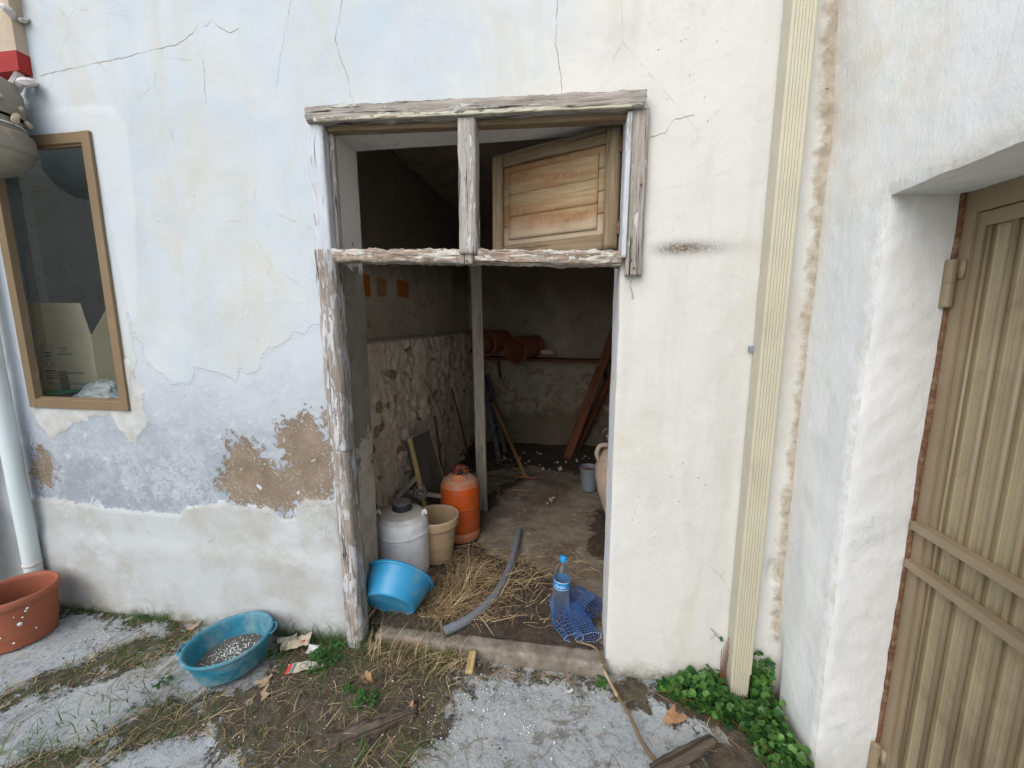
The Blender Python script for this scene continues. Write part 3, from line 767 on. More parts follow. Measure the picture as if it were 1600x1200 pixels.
# ================================================================ the old house
def D3(P):
    """shared hand-made unevenness, so that neighbouring faces keep meeting"""
    P = np.asarray(P, float)
    a = fbm(P, 1.3, 3, 11) * 0.008
    b = fbm(P, 7, 3, 31) * 0.0022
    c = fbm(P, 5, 4, 51) * 0.0035
    e = fbm(P, 28, 3, 71) * 0.0016
    return np.stack([c + e, a + b + e * 0.3, c * 0.8], 1)

def tensor(us, vs, fn, keep=None):
    """grid of fn(u,v)->(n,3); keep(uc,vc) drops cells"""
    U, W_ = np.meshgrid(us, vs, indexing='ij')
    P = fn(U.ravel(), W_.ravel())
    nu, nv = len(us), len(vs)
    I, J = np.meshgrid(np.arange(nu - 1), np.arange(nv - 1), indexing='ij')
    I, J = I.ravel(), J.ravel()
    F = np.stack([I * nv + J, (I + 1) * nv + J, (I + 1) * nv + J + 1, I * nv + J + 1], 1)
    if keep is not None:
        uc = (us[I] + us[I + 1]) / 2; vc = (vs[J] + vs[J + 1]) / 2
        F = F[keep(uc, vc)]
    return P, F

def axis(*segs):
    """segs = (a, b, step), ... joined into one coordinate list"""
    out = []
    for a, b, st in segs:
        n = max(1, int(round((b - a) / st)))
        out += list(np.linspace(a, b, n + 1)[(1 if out else 0):])
    return np.array(out)

WY = 1.70                                    # plane of the front wall
DX0, DX1, DZ = -1.045, 0.165, 2.395          # doorway
NX0, NX1, NZ0, NZ1 = -2.79, -2.21, 1.17, 2.44   # window opening

house = thing('old_house', (-0.44, WY, 0), 'old limewashed house front with peeling plaster around a doorless storeroom doorway', 'house')

xs = axis((-7.0, -3.3, 0.12), (-3.3, NX0, 0.011), (NX0, NX1, 0.011), (NX1, DX0, 0.011), (DX0, DX1, 0.012), (DX1, 0.87, 0.011), (0.87, 1.1, 0.05))
zs = axis((-0.15, 0, 0.012), (0, NZ0, 0.011), (NZ0, DZ, 0.0115), (DZ, NZ1, 0.0115), (NZ1, 3.0, 0.012), (3.0, 4.2, 0.1))
def keep_front(x, z):
    door = (x > DX0) & (x < DX1) & (z > 0) & (z < DZ)
    win = (x > NX0) & (x < NX1) & (z > NZ0) & (z < NZ1)
    return ~(door | win)
P0, F0 = tensor(xs, zs, lambda x, z: np.stack([x, np.full_like(x, WY), z], 1))
P0, F0 = tensor(xs, zs, lambda x, z: np.stack([x, np.full_like(x, WY), z], 1), keep_front)
X_, Z_ = P0[:, 0], P0[:, 2]
A = {}
A['grey'] = sdf(X_, Z_, GREY)
A['brown'] = np.maximum.reduce([sdf(X_, Z_, BROWN), sdf(X_, Z_, BROWN2) - 0.03, sdf(X_, Z_, BROWN3)])
A['patch'] = sdf(X_, Z_, PATCH)
A['plinth'] = sdf(X_, Z_, PLINTH)
A['surr'] = sdf(X_, Z_, SURR)
A['mortar'] = sdf(X_, Z_, MORTAR)
sx, sz_ = SOOT[1]
dx = X_ - sx
A['soot'] = np.exp(-np.where(dx < 0, (dx / 0.065) ** 2, (dx / 0.17) ** 2) - ((Z_ - sz_) / 0.024) ** 2)
A['cream'] = smooth(X_ + 0.25 * (1.2 - Z_), -1.3, 0.1)
def crack_attr(poly, vertical, open_top=False):
    p = np.array(poly)
    a, b = (p[:, 1], p[:, 0]) if vertical else (p[:, 0], p[:, 1])
    u, w_ = (Z_, X_) if vertical else (X_, Z_)
    o = np.argsort(a); a, b = a[o], b[o]
    s = w_ - np.interp(u, a, b)
    out = np.maximum(0, a[0] - u) + (0 if open_top else np.maximum(0, u - a[-1]))
    s = np.where(s >= 0, 1, -1) * (np.abs(s) + out * 0.15)
    s = np.where((out > 0.012), np.where(s >= 0, 0.2, 0.2), s)
    return np.clip(s, -0.2, 0.2)
for i, (poly, vert) in enumerate(((CR_h1, False), (CR_v1, True), (CR_v2, True), (CR_v3, True), (CR_v4, True), (CR_h2, False), (CR_v5, True))):
    A['ck%d' % i] = crack_attr(poly, vert, i in (1, 2, 3))
d3 = D3(P0)
P1 = P0 + d3
left = smooth(-X_, 1.06, 1.16)
P1[:, 1] -= left * (0.008 * smooth(A['plinth'], -0.004, 0.012) + 0.010 * smooth(0.50 - Z_ + fbm(P0, 5, 2, 9) * 0.03, 0.0, 0.10))
P1[:, 1] -= 0.0025 * smooth(A['surr'], -0.02, 0.03) + 0.004 * smooth(A['patch'], -0.003, 0.006)
P1[:, 1] += 0.004 * smooth(A['brown'], -0.01, 0.015) + 0.002 * smooth(A['grey'], -0.004, 0.012)
rm = smooth(A['mortar'], -0.012, 0.006)
P1[:, 1] -= rm * (0.004 + 0.012 * fbm(P0, 24, 4, 77, 0.65))
P1[:, 1] += 0.03 * np.exp(-((X_ - 0.825) / 0.018) ** 2 - ((Z_ - 0.58) / 0.05) ** 2)
# worn, rounded right-hand arris of the doorway
ed = np.clip(1 - np.abs(X_ - DX1) / 0.014, 0, 1) * (Z_ < DZ)
P1[:, 1] += ed * 0.004
link_mesh('front_wall', P1, F0, M['facade'], house, attrs=A)

def reveal(name, us, vs, fn, m, parent, att=None):
    P, F = tensor(us, vs, fn)
    return link_mesh(name, P + D3(P), F, m, parent, attrs=att(P) if att else None)
yr = axis((WY, 1.945, 0.012))
zr = axis((-0.05, DZ, 0.012))
reveal('door_jamb', yr, zr, lambda y, z: np.stack([np.full_like(y, DX1), y, z], 1), M['reveal'], house)
reveal('door_jamb', yr, zr, lambda y, z: np.stack([np.full_like(y, DX0), y, z], 1), M['jamb'], house)
reveal('door_soffit', yr, axis((DX0, DX1, 0.02)), lambda y, x: np.stack([x, y, np.full_like(y, DZ)], 1), M['soffit'], house)

# ---- rubble storeroom behind the doorway
RX0, RX1, RY0, RY1, RZ = -1.22, 1.05, 1.945, 4.92, 2.78
def rubble_fn(y, z):
    P = np.stack([np.full_like(y, RX0), y, z], 1)
    f1, f2, v = worley(P, (7, 7, 9), 3)
    edge_ = np.clip((f2 - f1) * 2.2, 0, 1)
    low = 1 - smooth(z, 1.46, 1.49)
    rel = low * (0.012 * edge_ * v - 0.01 + 0.055 * fbm(P, (5, 5, 3), 5, 8, 0.66) + 0.020 * fbm(P, (34, 28, 16), 4, 18, 0.72))
    hol, _, hv = worley(P, (5, 5, 6), 41)
    rel -= low * 0.05 * (hv > 0.62) * smooth(0.34 - hol, 0, 0.12)
    up = -0.075 * (1 - low) + (1 - low) * (0.004 * fbm(P, 3, 3, 5) + 0.0015 * fbm(P, 20, 3, 6))
    P[:, 0] += rel + up
    return P
ys = axis((RY0, 3.4, 0.012), (3.4, RY1, 0.025)); zz = axis((-0.02, 1.45, 0.012), (1.45, 1.50, 0.006), (1.50, RZ, 0.025))
P, F = tensor(ys, zz, rubble_fn)
f1, f2, v = worley(np.stack([np.full(len(P), RX0), P[:, 1], P[:, 2]], 1), (7, 7, 9), 3)
sw = {}
for k, (y0, y1, z0, z1) in enumerate(SWATCH):
    sw['sw%d' % k] = sdf(P[:, 1], P[:, 2], [(y0, z0), (y1, z0), (y1, z1), (y0, z1)])
sw['stone'] = v * np.clip((f2 - f1) * 2.4, 0, 1)
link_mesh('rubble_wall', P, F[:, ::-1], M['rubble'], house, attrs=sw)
# back of the front wall beside the opening
P, F = tensor(axis((RX0 - 0.1, DX0, 0.03)), axis((0, RZ, 0.05)), lambda x, z: np.stack([x, np.full_like(x, RY0), z], 1))
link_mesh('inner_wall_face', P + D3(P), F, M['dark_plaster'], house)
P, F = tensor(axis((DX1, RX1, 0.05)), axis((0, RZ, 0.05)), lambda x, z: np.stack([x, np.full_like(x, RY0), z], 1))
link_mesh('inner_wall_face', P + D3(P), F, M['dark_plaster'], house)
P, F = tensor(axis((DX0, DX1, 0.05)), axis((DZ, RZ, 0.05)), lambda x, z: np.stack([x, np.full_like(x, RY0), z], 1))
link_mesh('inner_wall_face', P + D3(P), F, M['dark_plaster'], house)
def back_fn(x, z):
    P = np.stack([x, np.full_like(x, RY1), z], 1)
    f1, f2, v = worley(P, (5, 5, 7), 13)
    P[:, 1] -= 0.035 * np.clip((f2 - f1) * 2, 0, 1) * (0.3 + v) * smooth(1.15 - z, 0, 0.3) + 0.012 * fbm(P, 4, 4, 21) + 0.12 * smooth(0.35 - z + 0.08 * fbm(P, 3, 2, 4), 0, 0.3)
    return P
P, F = tensor(axis((RX0 - 0.1, RX1 + 0.05, 0.02)), axis((-0.02, RZ, 0.02)), back_fn)
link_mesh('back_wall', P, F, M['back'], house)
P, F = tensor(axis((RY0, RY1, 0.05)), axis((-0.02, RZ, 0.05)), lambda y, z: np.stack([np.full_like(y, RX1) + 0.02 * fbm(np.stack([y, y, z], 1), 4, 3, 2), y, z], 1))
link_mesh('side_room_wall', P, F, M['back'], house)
P, F = tensor(axis((RX0 - 0.12, RX1 + 0.05, 0.1)), axis((RY0 - 0.02, RY1 + 0.05, 0.1)), lambda x, y: np.stack([x, y, np.full_like(y, RZ)], 1))
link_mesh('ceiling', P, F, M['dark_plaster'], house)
# roof slab closing the house above the storeroom and the window room
mb = MB(); box(mb, (-7, 1.72, 4.15), (1.2, 6.2, 4.3)); box(mb, (-7, 6.05, -0.1), (1.2, 6.2, 4.15)); mb.build('roof', M['dark_plaster'], house, smooth_=False)

# ---- door frame of weathered wood
def xz(pts): return pts
mb = MB()
beam(mb, (-1.046, 1.705, -0.01), (-1.058, 1.695, 1.02), 0.084, 0.10, up=(0, 1, 0), step=0.012, rough=0.0035, seed=1, chamfer=0.17, bend=0.004)
beam(mb, (-1.058, 1.695, 1.015), (-1.069, 1.700, 1.90), 0.084, 0.10, up=(0, 1, 0), step=0.012, rough=0.003, seed=2, chamfer=0.15)
mb.build('door_post', M['wood_post'], house)
mb = MB(); beam(mb, (-1.072, 1.688, 1.895), (-1.077, 1.688, 2.395), 0.072, 0.05, up=(0, 1, 0), step=0.012, rough=0.0022, seed=4, chamfer=0.1)
tag(mb.build('door_post', M['wood_paint'], house), 'upper length of the door post still white with paint')
mb = MB(); beam(mb, (-1.032, 1.725, 1.90), (-1.034, 1.725, 2.385), 0.020, 0.03, up=(0, 1, 0), step=0.02, rough=0.002, seed=6)
mb.build('door_rebate', M['wood_grey'], house)
mb = MB(); beam(mb, (-1.094, 1.69, 2.424), (0.222, 1.692, 2.385), 0.10, 0.056, up=(0, 0, 1), step=0.006, rough=0.0048, seed=7, chamfer=0.08, endcut=0.02, gscale=(11, 70, 70))
mb.build('door_lintel', M['wood_grey'], house)
mb = MB(); beam(mb, (-1.06, 1.645, 2.400), (0.18, 1.645, 2.363), 0.012, 0.014, up=(0, 0, 1), step=0.01, rough=0.002, seed=14, gscale=(30, 60, 60))
mb.build('lintel_edge', M['wood_cream'], house)
mb = MB(); beam(mb, (-1.035, 1.715, 2.386), (0.18, 1.715, 2.350), 0.05, 0.022, up=(0, 0, 1), step=0.02, rough=0.001, seed=8)
mb.build('lintel_bead', M['wood_shut'], house)
mb = MB(); beam(mb, (0.213, 1.688, 1.775), (0.215, 1.69, 2.358), 0.062, 0.045, up=(0, 1, 0), step=0.010, rough=0.003, seed=9, chamfer=0.1, endcut=0.01)
o = mb.build('door_post', M['wood_grey'], house); tag(o, 'short grey post beside the transom, ending above the plaster')
mb = MB(); beam(mb, (0.173, 1.70, 1.84), (0.176, 1.70, 2.35), 0.020, 0.085, up=(0, 1, 0), step=0.012, rough=0.0015, seed=10)
mb.build('door_rebate', M['wood_paint'], house)
# rotten transom rail: deeply eaten front
mb = MB(); beam(mb, (-1.045, 1.705, 1.880), (0.168, 1.705, 1.840), 0.085, 0.056, up=(0, 0, 1), step=0.0065, rough=0.0075, seed=11, chamfer=0.16, gscale=(26, 70, 90))
mb.build('transom_rail', M['wood_rot'], house)
mb = MB(); beam(mb, (-0.44, 1.663, 1.829), (-0.44, 1.663, 1.872), 0.062, 0.012, up=(0, 1, 0), step=0.01, rough=0.001, seed=12)
mb.build('rail_joint_block', M['wood_grey'], house)
mb = MB(); beam(mb, (-0.435, 1.685, 1.868), (-0.434, 1.69, 2.372), 0.070, 0.075, up=(0, 1, 0), step=0.012, rough=0.0022, seed=13, chamfer=0.08)
mb.build('transom_mullion', M['wood_mull'], house)
# nails in the grey post
mb = MB()
for nx, nz in ((0.212, 1.80), (0.20, 1.83), (0.225, 2.1), (-0.44, 1.84)):
    mb = MB()
    lathe(mb, [(0.0, -0.004), (0.004, -0.003), (0.0045, 0.0)], (nx, 1.660 if nx > 0 else 1.652, nz), (0, 1, 0), 8)
    mb.build('nail', M['rust'], house)

# ---- inward-hung transom shutter, ajar
A0 = np.array([0.158, 1.79, 0]); B0 = np.array([-0.402, 2.03, 0])
uu = (B0 - A0) / np.linalg.norm(B0 - A0); nn = np.array([uu[1], -uu[0], 0]); nn = nn if nn[1] < 0 else -nn
zb, zt = 1.895, 2.365
W_s = np.linalg.norm(B0 - A0)
def sp(s, z, o=0.0): return A0 + uu * s + nn * o + np.array([0, 0, z])
sh = MB()
beam(sh, sp(0.028, zb), sp(0.028, zt), 0.056, 0.032, up=nn, rough=0.0008, seed=21)
beam(sh, sp(W_s - 0.028, zb), sp(W_s - 0.028, zt), 0.056, 0.032, up=nn, rough=0.0008, seed=22)
beam(sh, sp(0.057, zt - 0.03), sp(W_s - 0.057, zt - 0.03), 0.06, 0.031, up=nn, rough=0.0008, seed=23)
beam(sh, sp(0.057, zb + 0.028), sp(W_s - 0.057, zb + 0.028), 0.056, 0.031, up=nn, rough=0.0008, seed=24)
shutter = sh.build('transom_shutter', M['wood_shut'], house)
pn = MB()
za, zc = zb + 0.057, zt - 0.061
s0, s1 = 0.057, W_s - 0.057
# fielded panel: bevelled border and a raised centre
for i in range(4):
    z0 = za + (zc - za) * i / 4; z1 = za + (zc - za) * (i + 1) / 4
    beam(pn, sp(s0, (z0 + z1) / 2, -0.004), sp(s1, (z0 + z1) / 2, -0.004), 0.012, (z1 - z0) - 0.0008, up=(0, 0, 1), step=0.03, rough=0.0004, seed=30 + i * 4.7)
zi0, zi1 = za + 0.028, zc - 0.028
for i in range(3):
    z0 = zi0 + (zi1 - zi0) * i / 3; z1 = zi0 + (zi1 - zi0) * (i + 1) / 3
    beam(pn, sp(s0 + 0.03, (z0 + z1) / 2, 0.006), sp(s1 - 0.03, (z0 + z1) / 2, 0.006), 0.009, (z1 - z0) - 0.0006, up=(0, 0, 1), step=0.03, rough=0.0005, seed=41 + i * 5.3)
pn.build('shutter_panel', M['wood_panel'], shutter)
for z in (zb + 0.08, zt - 0.08):
    hg = MB()
    lathe(hg, [(0.0, -0.025), (0.005, -0.025), (0.005, 0.025), (0.0, 0.025)], sp(-0.006, z, 0.012), (0, 0, 1), 10)
    hg.build('shutter_hinge', M['rust'], shutter)

# ---- threshold kerb
mb = MB(); beam(mb, (-0.95, 1.745, 0.016), (0.175, 1.714, 0.035), 0.088, 0.088, up=(0, 0, 1), step=0.007, rough=0.0065, seed=51, chamfer=0.07, gscale=(24, 40, 40))
mb.build('threshold', M['stone'], house)

# ---- window: bronze frame, glass, the room behind
mb = MB()
wf = 0.046
fx0, fx1, fz0, fz1 = -2.806, -2.197, 1.157, 2.452
for (a, b) in (((fx0 + wf / 2, fz0), (fx0 + wf / 2, fz1)), ((fx1 - wf / 2, fz0), (fx1 - wf / 2, fz1))):
    beam(mb, (a[0], 1.700, a[1]), (b[0], 1.700, b[1]), wf, 0.034, up=(0, 1, 0), step=0.3, rough=0, chamfer=0.04)
for z in (fz0 + wf / 2, fz1 - wf / 2):
    beam(mb, (fx0 + wf, 1.701, z), (fx1 - wf, 1.701, z), wf, 0.032, up=(0, 1, 0), step=0.3, rough=0, chamfer=0.04)
    beam(mb, (fx0 + wf, 1.706, z + (0.027 if z < 2 else -0.027)), (fx1 - wf, 1.706, z + (0.027 if z < 2 else -0.027)), 0.010, 0.02, up=(0, 1, 0), step=0.3, rough=0, chamfer=0.04)
wfr = mb.build('window_frame', M['win_frame'], house, smooth_=False)
mb = MB(); box(mb, (fx0 + wf - 0.005, 1.727, fz0 + wf - 0.005), (fx1 - wf + 0.005, 1.730, fz1 - wf + 0.005))
mb.build('window_pane', M['glass'], wfr, smooth_=False)
# room behind the window (inward faces)
mb = MB()
wx0, wx1, wy0, wy1, wz0, wz1 = -4.2, -2.12, 1.762, 2.75, 1.165, 2.60
V = [(wx0, wy0, wz0), (wx1, wy0, wz0), (wx1, wy1, wz0), (wx0, wy1, wz0), (wx0, wy0, wz1), (wx1, wy0, wz1), (wx1, wy1, wz1), (wx0, wy1, wz1)]
mb.add(V, [(0, 1, 2, 3), (4, 7, 6, 5), (1, 5, 6, 2), (2, 6, 7, 3), (3, 7, 4, 0)])
mb.build('window_room', m_reveal((0.78, 0.80, 0.81), (0.70, 0.72, 0.73)), house, smooth_=False)

# ---- painted corner with a red stripe, top left
mb = MB()
def slab(mb, x0, x1, z0a, z0b, z1a, z1b, y0, y1, seed=0):
    """upright slab between slanting lower and upper edges"""
    n = 14
    V = []; 
    for i in range(n + 1):
        t = i / n; x = x0 + (x1 - x0) * t
        for z in (z0a + (z0b - z0a) * t, z1a + (z1b - z1a) * t):
            V += [(x, y0, z), (x, y1, z)]
    V = np.array(V)
    V = V + np.stack([fbm(V, 12, 3, seed + k) for k in range(3)], 1) * np.array([0.004, 0.004, 0.004])
    F = []
    for i in range(n):
        a = i * 4; b = a + 4
        F += [(a, b, b + 2, a + 2), (a + 2, b + 2, b + 3, a + 3), (a + 1, a + 3, b + 3, b + 1), (a, a + 1, b + 1, b)]
    F += [(0, 2, 3, 1), (n * 4, n * 4 + 1, n * 4 + 3, n * 4 + 2)]
    return mb.add(V, F)
stripe = thing('painted_wall_panel', (-2.75, 1.66, 2.69), 'tan rendered slab with a red painted stripe at the top left corner', 'wall panel')
slab(mb, -3.4, -2.475, 2.79, 2.785, 3.5, 3.5, 1.655, 1.71, 3); mb.build('render', M['tan'], stripe, smooth_=False)
mb = MB(); slab(mb, -3.4, -2.470, 2.70, 2.702, 2.788, 2.783, 1.651, 1.71, 5); mb.build('red_stripe', M['red'], stripe, smooth_=False)
mb = MB()
for k, (x, z, s) in enumerate(((-2.465, 2.93, 0.035), (-2.455, 2.985, 0.03), (-2.46, 2.955, 0.028), (-2.46, 2.66, 0.035), (-2.51, 2.665, 0.045), (-2.44, 2.645, 0.025))):
    mb = MB()
    lathe(mb, [(0, -s), (s * 0.7, -s * 0.7), (s, 0), (s * 0.7, s * 0.6), (0, s)], (x, 1.665, z), (0.3, 1, 0.2 * k), 7, 0.5, wob=0.05, seed=k)
    mb.build('broken_plaster', M['broken'], stripe, smooth_=False)

# ================================================================ neighbouring wall on the right
side = thing('neighbouring_wall', (0.86, 1.2, 0), 'whitewashed hand-plastered wall on the right holding the metal gate', 'wall')
SX = 0.862
GY1, GY0, GZ = 1.372, 0.44, 1.955
def side_disp(P):
    d = D3(P)
    amp = np.stack([fbm(P, 2.2, 3, 91) * 0.014 + fbm(P, 9, 4, 92) * 0.0035 + fbm(P, 40, 3, 93) * 0.0008, fbm(P, 6, 3, 94) * 0.006 + fbm(P, 26, 3, 96) * 0.003, fbm(P, 6, 3, 95) * 0.006 + fbm(P, 30, 3, 97) * 0.003], 1)
    near = np.hypot(P[:, 0] - SX, np.minimum(np.abs(P[:, 1] - GY1) + 10 * np.maximum(0, P[:, 2] - GZ), np.abs(P[:, 2] - GZ) + 10 * np.maximum(0, P[:, 1] - GY1) + 10 * np.maximum(0, GY0 - P[:, 1])))
    r = np.clip(1 - near / 0.035, 0, 1) ** 1.5
    q = P + amp + d * 0.3
    q[:, 0] += r * 0.006
    q[:, 1] += r * 0.004 * (P[:, 2] < GZ - 0.01)
    return q
def side_fn(y, z):
    P = np.stack([np.full_like(y, SX), y, z], 1)
    return P
ysd = axis((-3.0, 0, 0.15), (0, GY0, 0.03), (GY0, GY1, 0.012), (GY1, 1.72, 0.010)); zsd = axis((-0.1, GZ, 0.012), (GZ, 2.9, 0.014), (2.9, 4.2, 0.1))
P, F = tensor(ysd, zsd, side_fn, lambda y, z: ~((y > GY0) & (y < GY1) & (z < GZ)))
ar = np.clip(1 - np.minimum(np.where(P[:, 2] < GZ + 0.03, np.abs(P[:, 1] - GY1), 9), np.where(P[:, 1] < GY1 + 0.03, np.abs(P[:, 2] - GZ), 9)) / 0.07, 0, 1)
Q = side_disp(P)
Q[:, 0] += 0.035 * smooth(P[:, 1], 1.62, 1.70) * smooth(0.5 - P[:, 2], 0, 0.5) - 0.03 * smooth(P[:, 2], 2.1, 2.8) * smooth(P[:, 1], 1.3, 1.7)
link_mesh('wall_face', Q, F[:, ::-1], M['side'], side, attrs={'arris': ar})
def jamb_fn(s, z): return np.stack([SX + s * 0.28, GY1 + s * 0.045, z], 1)
P, F = tensor(axis((0, 1, 0.04)), axis((-0.1, GZ, 0.012)), jamb_fn)
link_mesh('gate_jamb', side_disp(P), F, M['side'], side, attrs={'arris': np.zeros(len(P))})
def soff_fn(s, y): return np.stack([SX + s * 0.28, y + s * 0.045 * smooth(y, GY0, GY1), np.full_like(y, GZ)], 1)
P, F = tensor(axis((0, 1, 0.04)), axis((GY0, GY1, 0.012)), soff_fn)
link_mesh('gate_soffit', side_disp(P), F, M['side'], side, attrs={'arris': np.zeros(len(P))})
P, F = tensor(axis((0, 1, 0.1)), axis((-0.1, GZ, 0.05)), lambda s, z: np.stack([SX + s * 0.28, np.full_like(z, GY0), z], 1))
link_mesh('gate_jamb', side_disp(P), F, M['side'], side, attrs={'arris': np.zeros(len(P))})

# ---- the metal gate
gate = thing('metal_gate', (1.08, 1.0, 0.03), 'khaki painted metal gate with vertical ribs and two cross bars', 'gate')
GX = 1.088
mb = MB()
def bar(mb, x0, x1, y0, y1, z0, z1): return box(mb, (x0, y0, z0), (x1, y1, z1))
bar(mb, GX - 0.012, GX + 0.05, 1.360, 1.408, 0.03, 1.975); bar(mb, GX - 0.012, GX + 0.05, 0.45, 0.52, 0.03, 1.975)
bar(mb, GX - 0.0115, GX + 0.05, 0.52, 1.360, 1.895, 1.974)
mb.build('gate_frame', M['gate'], gate, smooth_=False)
mb = MB(); beam(mb, (GX - 0.017, 1.404, 0.03), (GX - 0.017, 1.402, 1.975), 0.012, 0.014, up=(0, 1, 0), step=0.02, rough=0.002, seed=3); mb.build('frame_edge', M['rust'], gate)
mb = MB()
bar(mb, GX - 0.004, GX + 0.03, 1.338, 1.359, 0.06, 1.893); bar(mb, GX - 0.004, GX + 0.03, 0.522, 0.56, 0.06, 1.893)
bar(mb, GX - 0.0035, GX + 0.03, 0.56, 1.338, 1.855, 1.892); bar(mb, GX - 0.0035, GX + 0.03, 0.56, 1.338, 0.06, 0.10)
mb.build('leaf_frame', M['gate'], gate, smooth_=False)
# pressed sheet with shallow ribs
yy = axis((0.555, 1.345, 0.0025)); ph = (yy - 1.345) / 0.0715
prof = np.abs(((ph * 3) % 1) - 0.5)
xo = GX + 0.014 - 0.0014 * smooth(prof, 0.28, 0.36)
P, F = tensor(yy, np.array([0.08, 0.5, 1.0, 1.5, 1.875]), lambda y, z: np.stack([np.interp(y, yy, xo), y, z], 1))
link_mesh('sheet', P, F, M['gate_sheet'], gate, smooth_=False)
y = 1.330
k = 0
while y > 0.58:
    mb = MB(); r = 0.0045 if k == 0 else 0.0075
    tube(mb, [(GX + 0.004, y, 0.085), (GX + 0.004, y, 1.87)], r, 2, 10); mb.build('bar', M['gate'], gate)
    y -= 0.073 if k else 0.066; k += 1
for z in (0.968, 0.84):
    mb = MB(); box(mb, (GX - 0.034, 0.50, z - 0.013), (GX - 0.006, 1.385, z + 0.013)); mb.build('cross_bar', M['gate'], gate, smooth_=False)
for z0, z1 in ((1.64, 1.775), (0.01, 0.155)):
    mb = MB()
    lathe(mb, [(0, 0), (0.0135, 0), (0.0145, 0.003), (0.0145, (z1 - z0) / 2 - 0.002), (0.0125, (z1 - z0) / 2), (0.0145, (z1 - z0) / 2 + 0.002), (0.0145, z1 - z0 - 0.003), (0.0135, z1 - z0), (0, z1 - z0)], (GX - 0.026, 1.394, z0), (0, 0, 1), 20)
    box(mb, (GX - 0.018, 1.362, z0 + 0.08), (GX - 0.012, 1.39, z1 - 0.003))
    mb.build('hinge', M['gate'], gate)

# unseen wall added behind the viewer to give the window pane a dim grey reflection
cw = thing('added_reflection_wall', (-19, -5.0, 0), 'plain pale wall added out of view to grey the reflection in the window pane', 'wall')
P, F = tensor(axis((-32, -6.5, 0.5)), axis((-0.1, 6.2, 0.4)), lambda x, z: np.stack([x, np.full_like(x, -5.0) + 0.03 * fbm(np.stack([x, x, z], 1), 1, 3, 3), z], 1))
link_mesh('wall_face', P, F, M['tan'], cw)
mb = MB(); box(mb, (-32, -5.3, 6.1), (-6.5, -4.96, 6.22)); mb.build('coping', M['stone'], cw, smooth_=False)

# ================================================================ ground
def ground_z(x, y):
    P = np.stack([np.asarray(x, float), np.asarray(y, float), np.zeros(np.shape(x))], 1)
    return fbm(P, 1.7, 3, 61) * 0.010 + fbm(P, 9, 4, 62, 0.6) * 0.006
gx = axis((-40, -3.6, 4.0), (-3.6, -3.2, 0.05), (-3.2, 1.25, 0.012), (1.25, 2.5, 0.25), (2.5, 40, 4.0))
gy = axis((-40, -1, 3.0), (-1, 0.6, 0.1), (0.6, 1.82, 0.012), (1.82, 7, 0.5), (7, 40, 4.0))
P, F = tensor(gx, gy, lambda x, y: np.stack([x, y, np.zeros_like(x)], 1))
soil = np.maximum.reduce([sdf(P[:, 0], P[:, 1], q) for q in (SOIL_A, SOIL_F, SOIL_G)] + [sdf(P[:, 0], P[:, 1], SOIL_B) - 0.015, sdf(P[:, 0], P[:, 1], SOIL_C) - 0.02, sdf(P[:, 0], P[:, 1], SOIL_E)])
moss = np.maximum.reduce([sdf(P[:, 0], P[:, 1], q) for q in (SOIL_B, SOIL_C, SOIL_E)])
P[:, 2] = ground_z(P[:, 0], P[:, 1]) + 0.012 * smooth(soil, -0.02, 0.06) * (1 + 1.0 * fbm(P, 22, 4, 66, 0.6))
P[:, 2] -= 0.05 * (P[:, 1] > 1.9)
soil = soil - 0.012
o = link_mesh('ground', P, F, M['ground'], origin=(0, 0, 0), attrs={'soil': soil, 'moss': moss})
tag(o, 'stained concrete yard with soil and moss in its joints', 'ground', kind='structure')
fx = axis((RX0 - 0.05, RX1 + 0.02, 0.018)); fy = axis((1.745, 3.0, 0.015), (3.0, RY1 + 0.03, 0.03))
P, F = tensor(fx, fy, lambda x, y: np.stack([x, y, np.full_like(x, 0.075)], 1))
so2 = np.maximum.reduce([sdf(P[:, 0], P[:, 1], q) for q in FSOIL])
P[:, 2] += fbm(P, 2, 3, 63) * 0.010 + fbm(P, 14, 4, 64, 0.6) * 0.006 + 0.008 * smooth(so2, 0, 0.1) + 0.05 * smooth(P[:, 1], 4.3, 4.9)
o = link_mesh('room_floor', P, F, M['floor'], origin=(0, 3, 0.07), attrs={'soil': so2})
tag(o, 'dusty cement floor of the storeroom with soil near the threshold', 'floor', kind='structure')
FZ = 0.08

# ================================================================ pipes on the walls
dp = thing('downpipe', (0.715, 1.66, 0.05), 'cream fluted metal downpipe running down the corner of the yard', 'downpipe')
def fluted(mb, x0, x1, yf, yb, z0, z1, taper=0.0):
    w = x1 - x0
    out = []
    xsn = np.linspace(0, w, 71)
    for x in xsn:
        d = 0.0
        u = (x - 0.010) / (w - 0.020)
        if 0 < u < 1:
            f = (u * 6) % 1
            d = 0.0030 * (0.5 - 0.5 * math.cos(2 * math.pi * f))
        r = 0.007
        e = min(x, w - x)
        rd = r - math.sqrt(max(0, r * r - max(0, r - e) ** 2)) if e < r else 0
        out.append((x0 + x, yf + d + rd))
    out += [(x1, yf + 0.02), (x1, yb), (x0, yb), (x0, yf + 0.02)]
    out = np.array(out); c = out.mean(0)
    V = []; zsn = [z0, z1]
    for z in zsn:
        s = 1 - taper * (z == z0)
        q = c + (out - c) * s
        V.append(np.column_stack([q, np.full(len(q), z)]))
    V = np.concatenate(V)
    mb.add(V, gridF(2, len(out), True)); return mb
fluted(MB(), 0.672, 0.752, 1.625, 1.692, 0.155, 3.9).build('pipe_body', M['beige_metal'], dp, smooth_=False)
fluted(MB(), 0.675, 0.749, 1.628, 1.689, 0.045, 0.160, 0.05).build('pipe_shoe', M['beige_metal'], dp, smooth_=False)
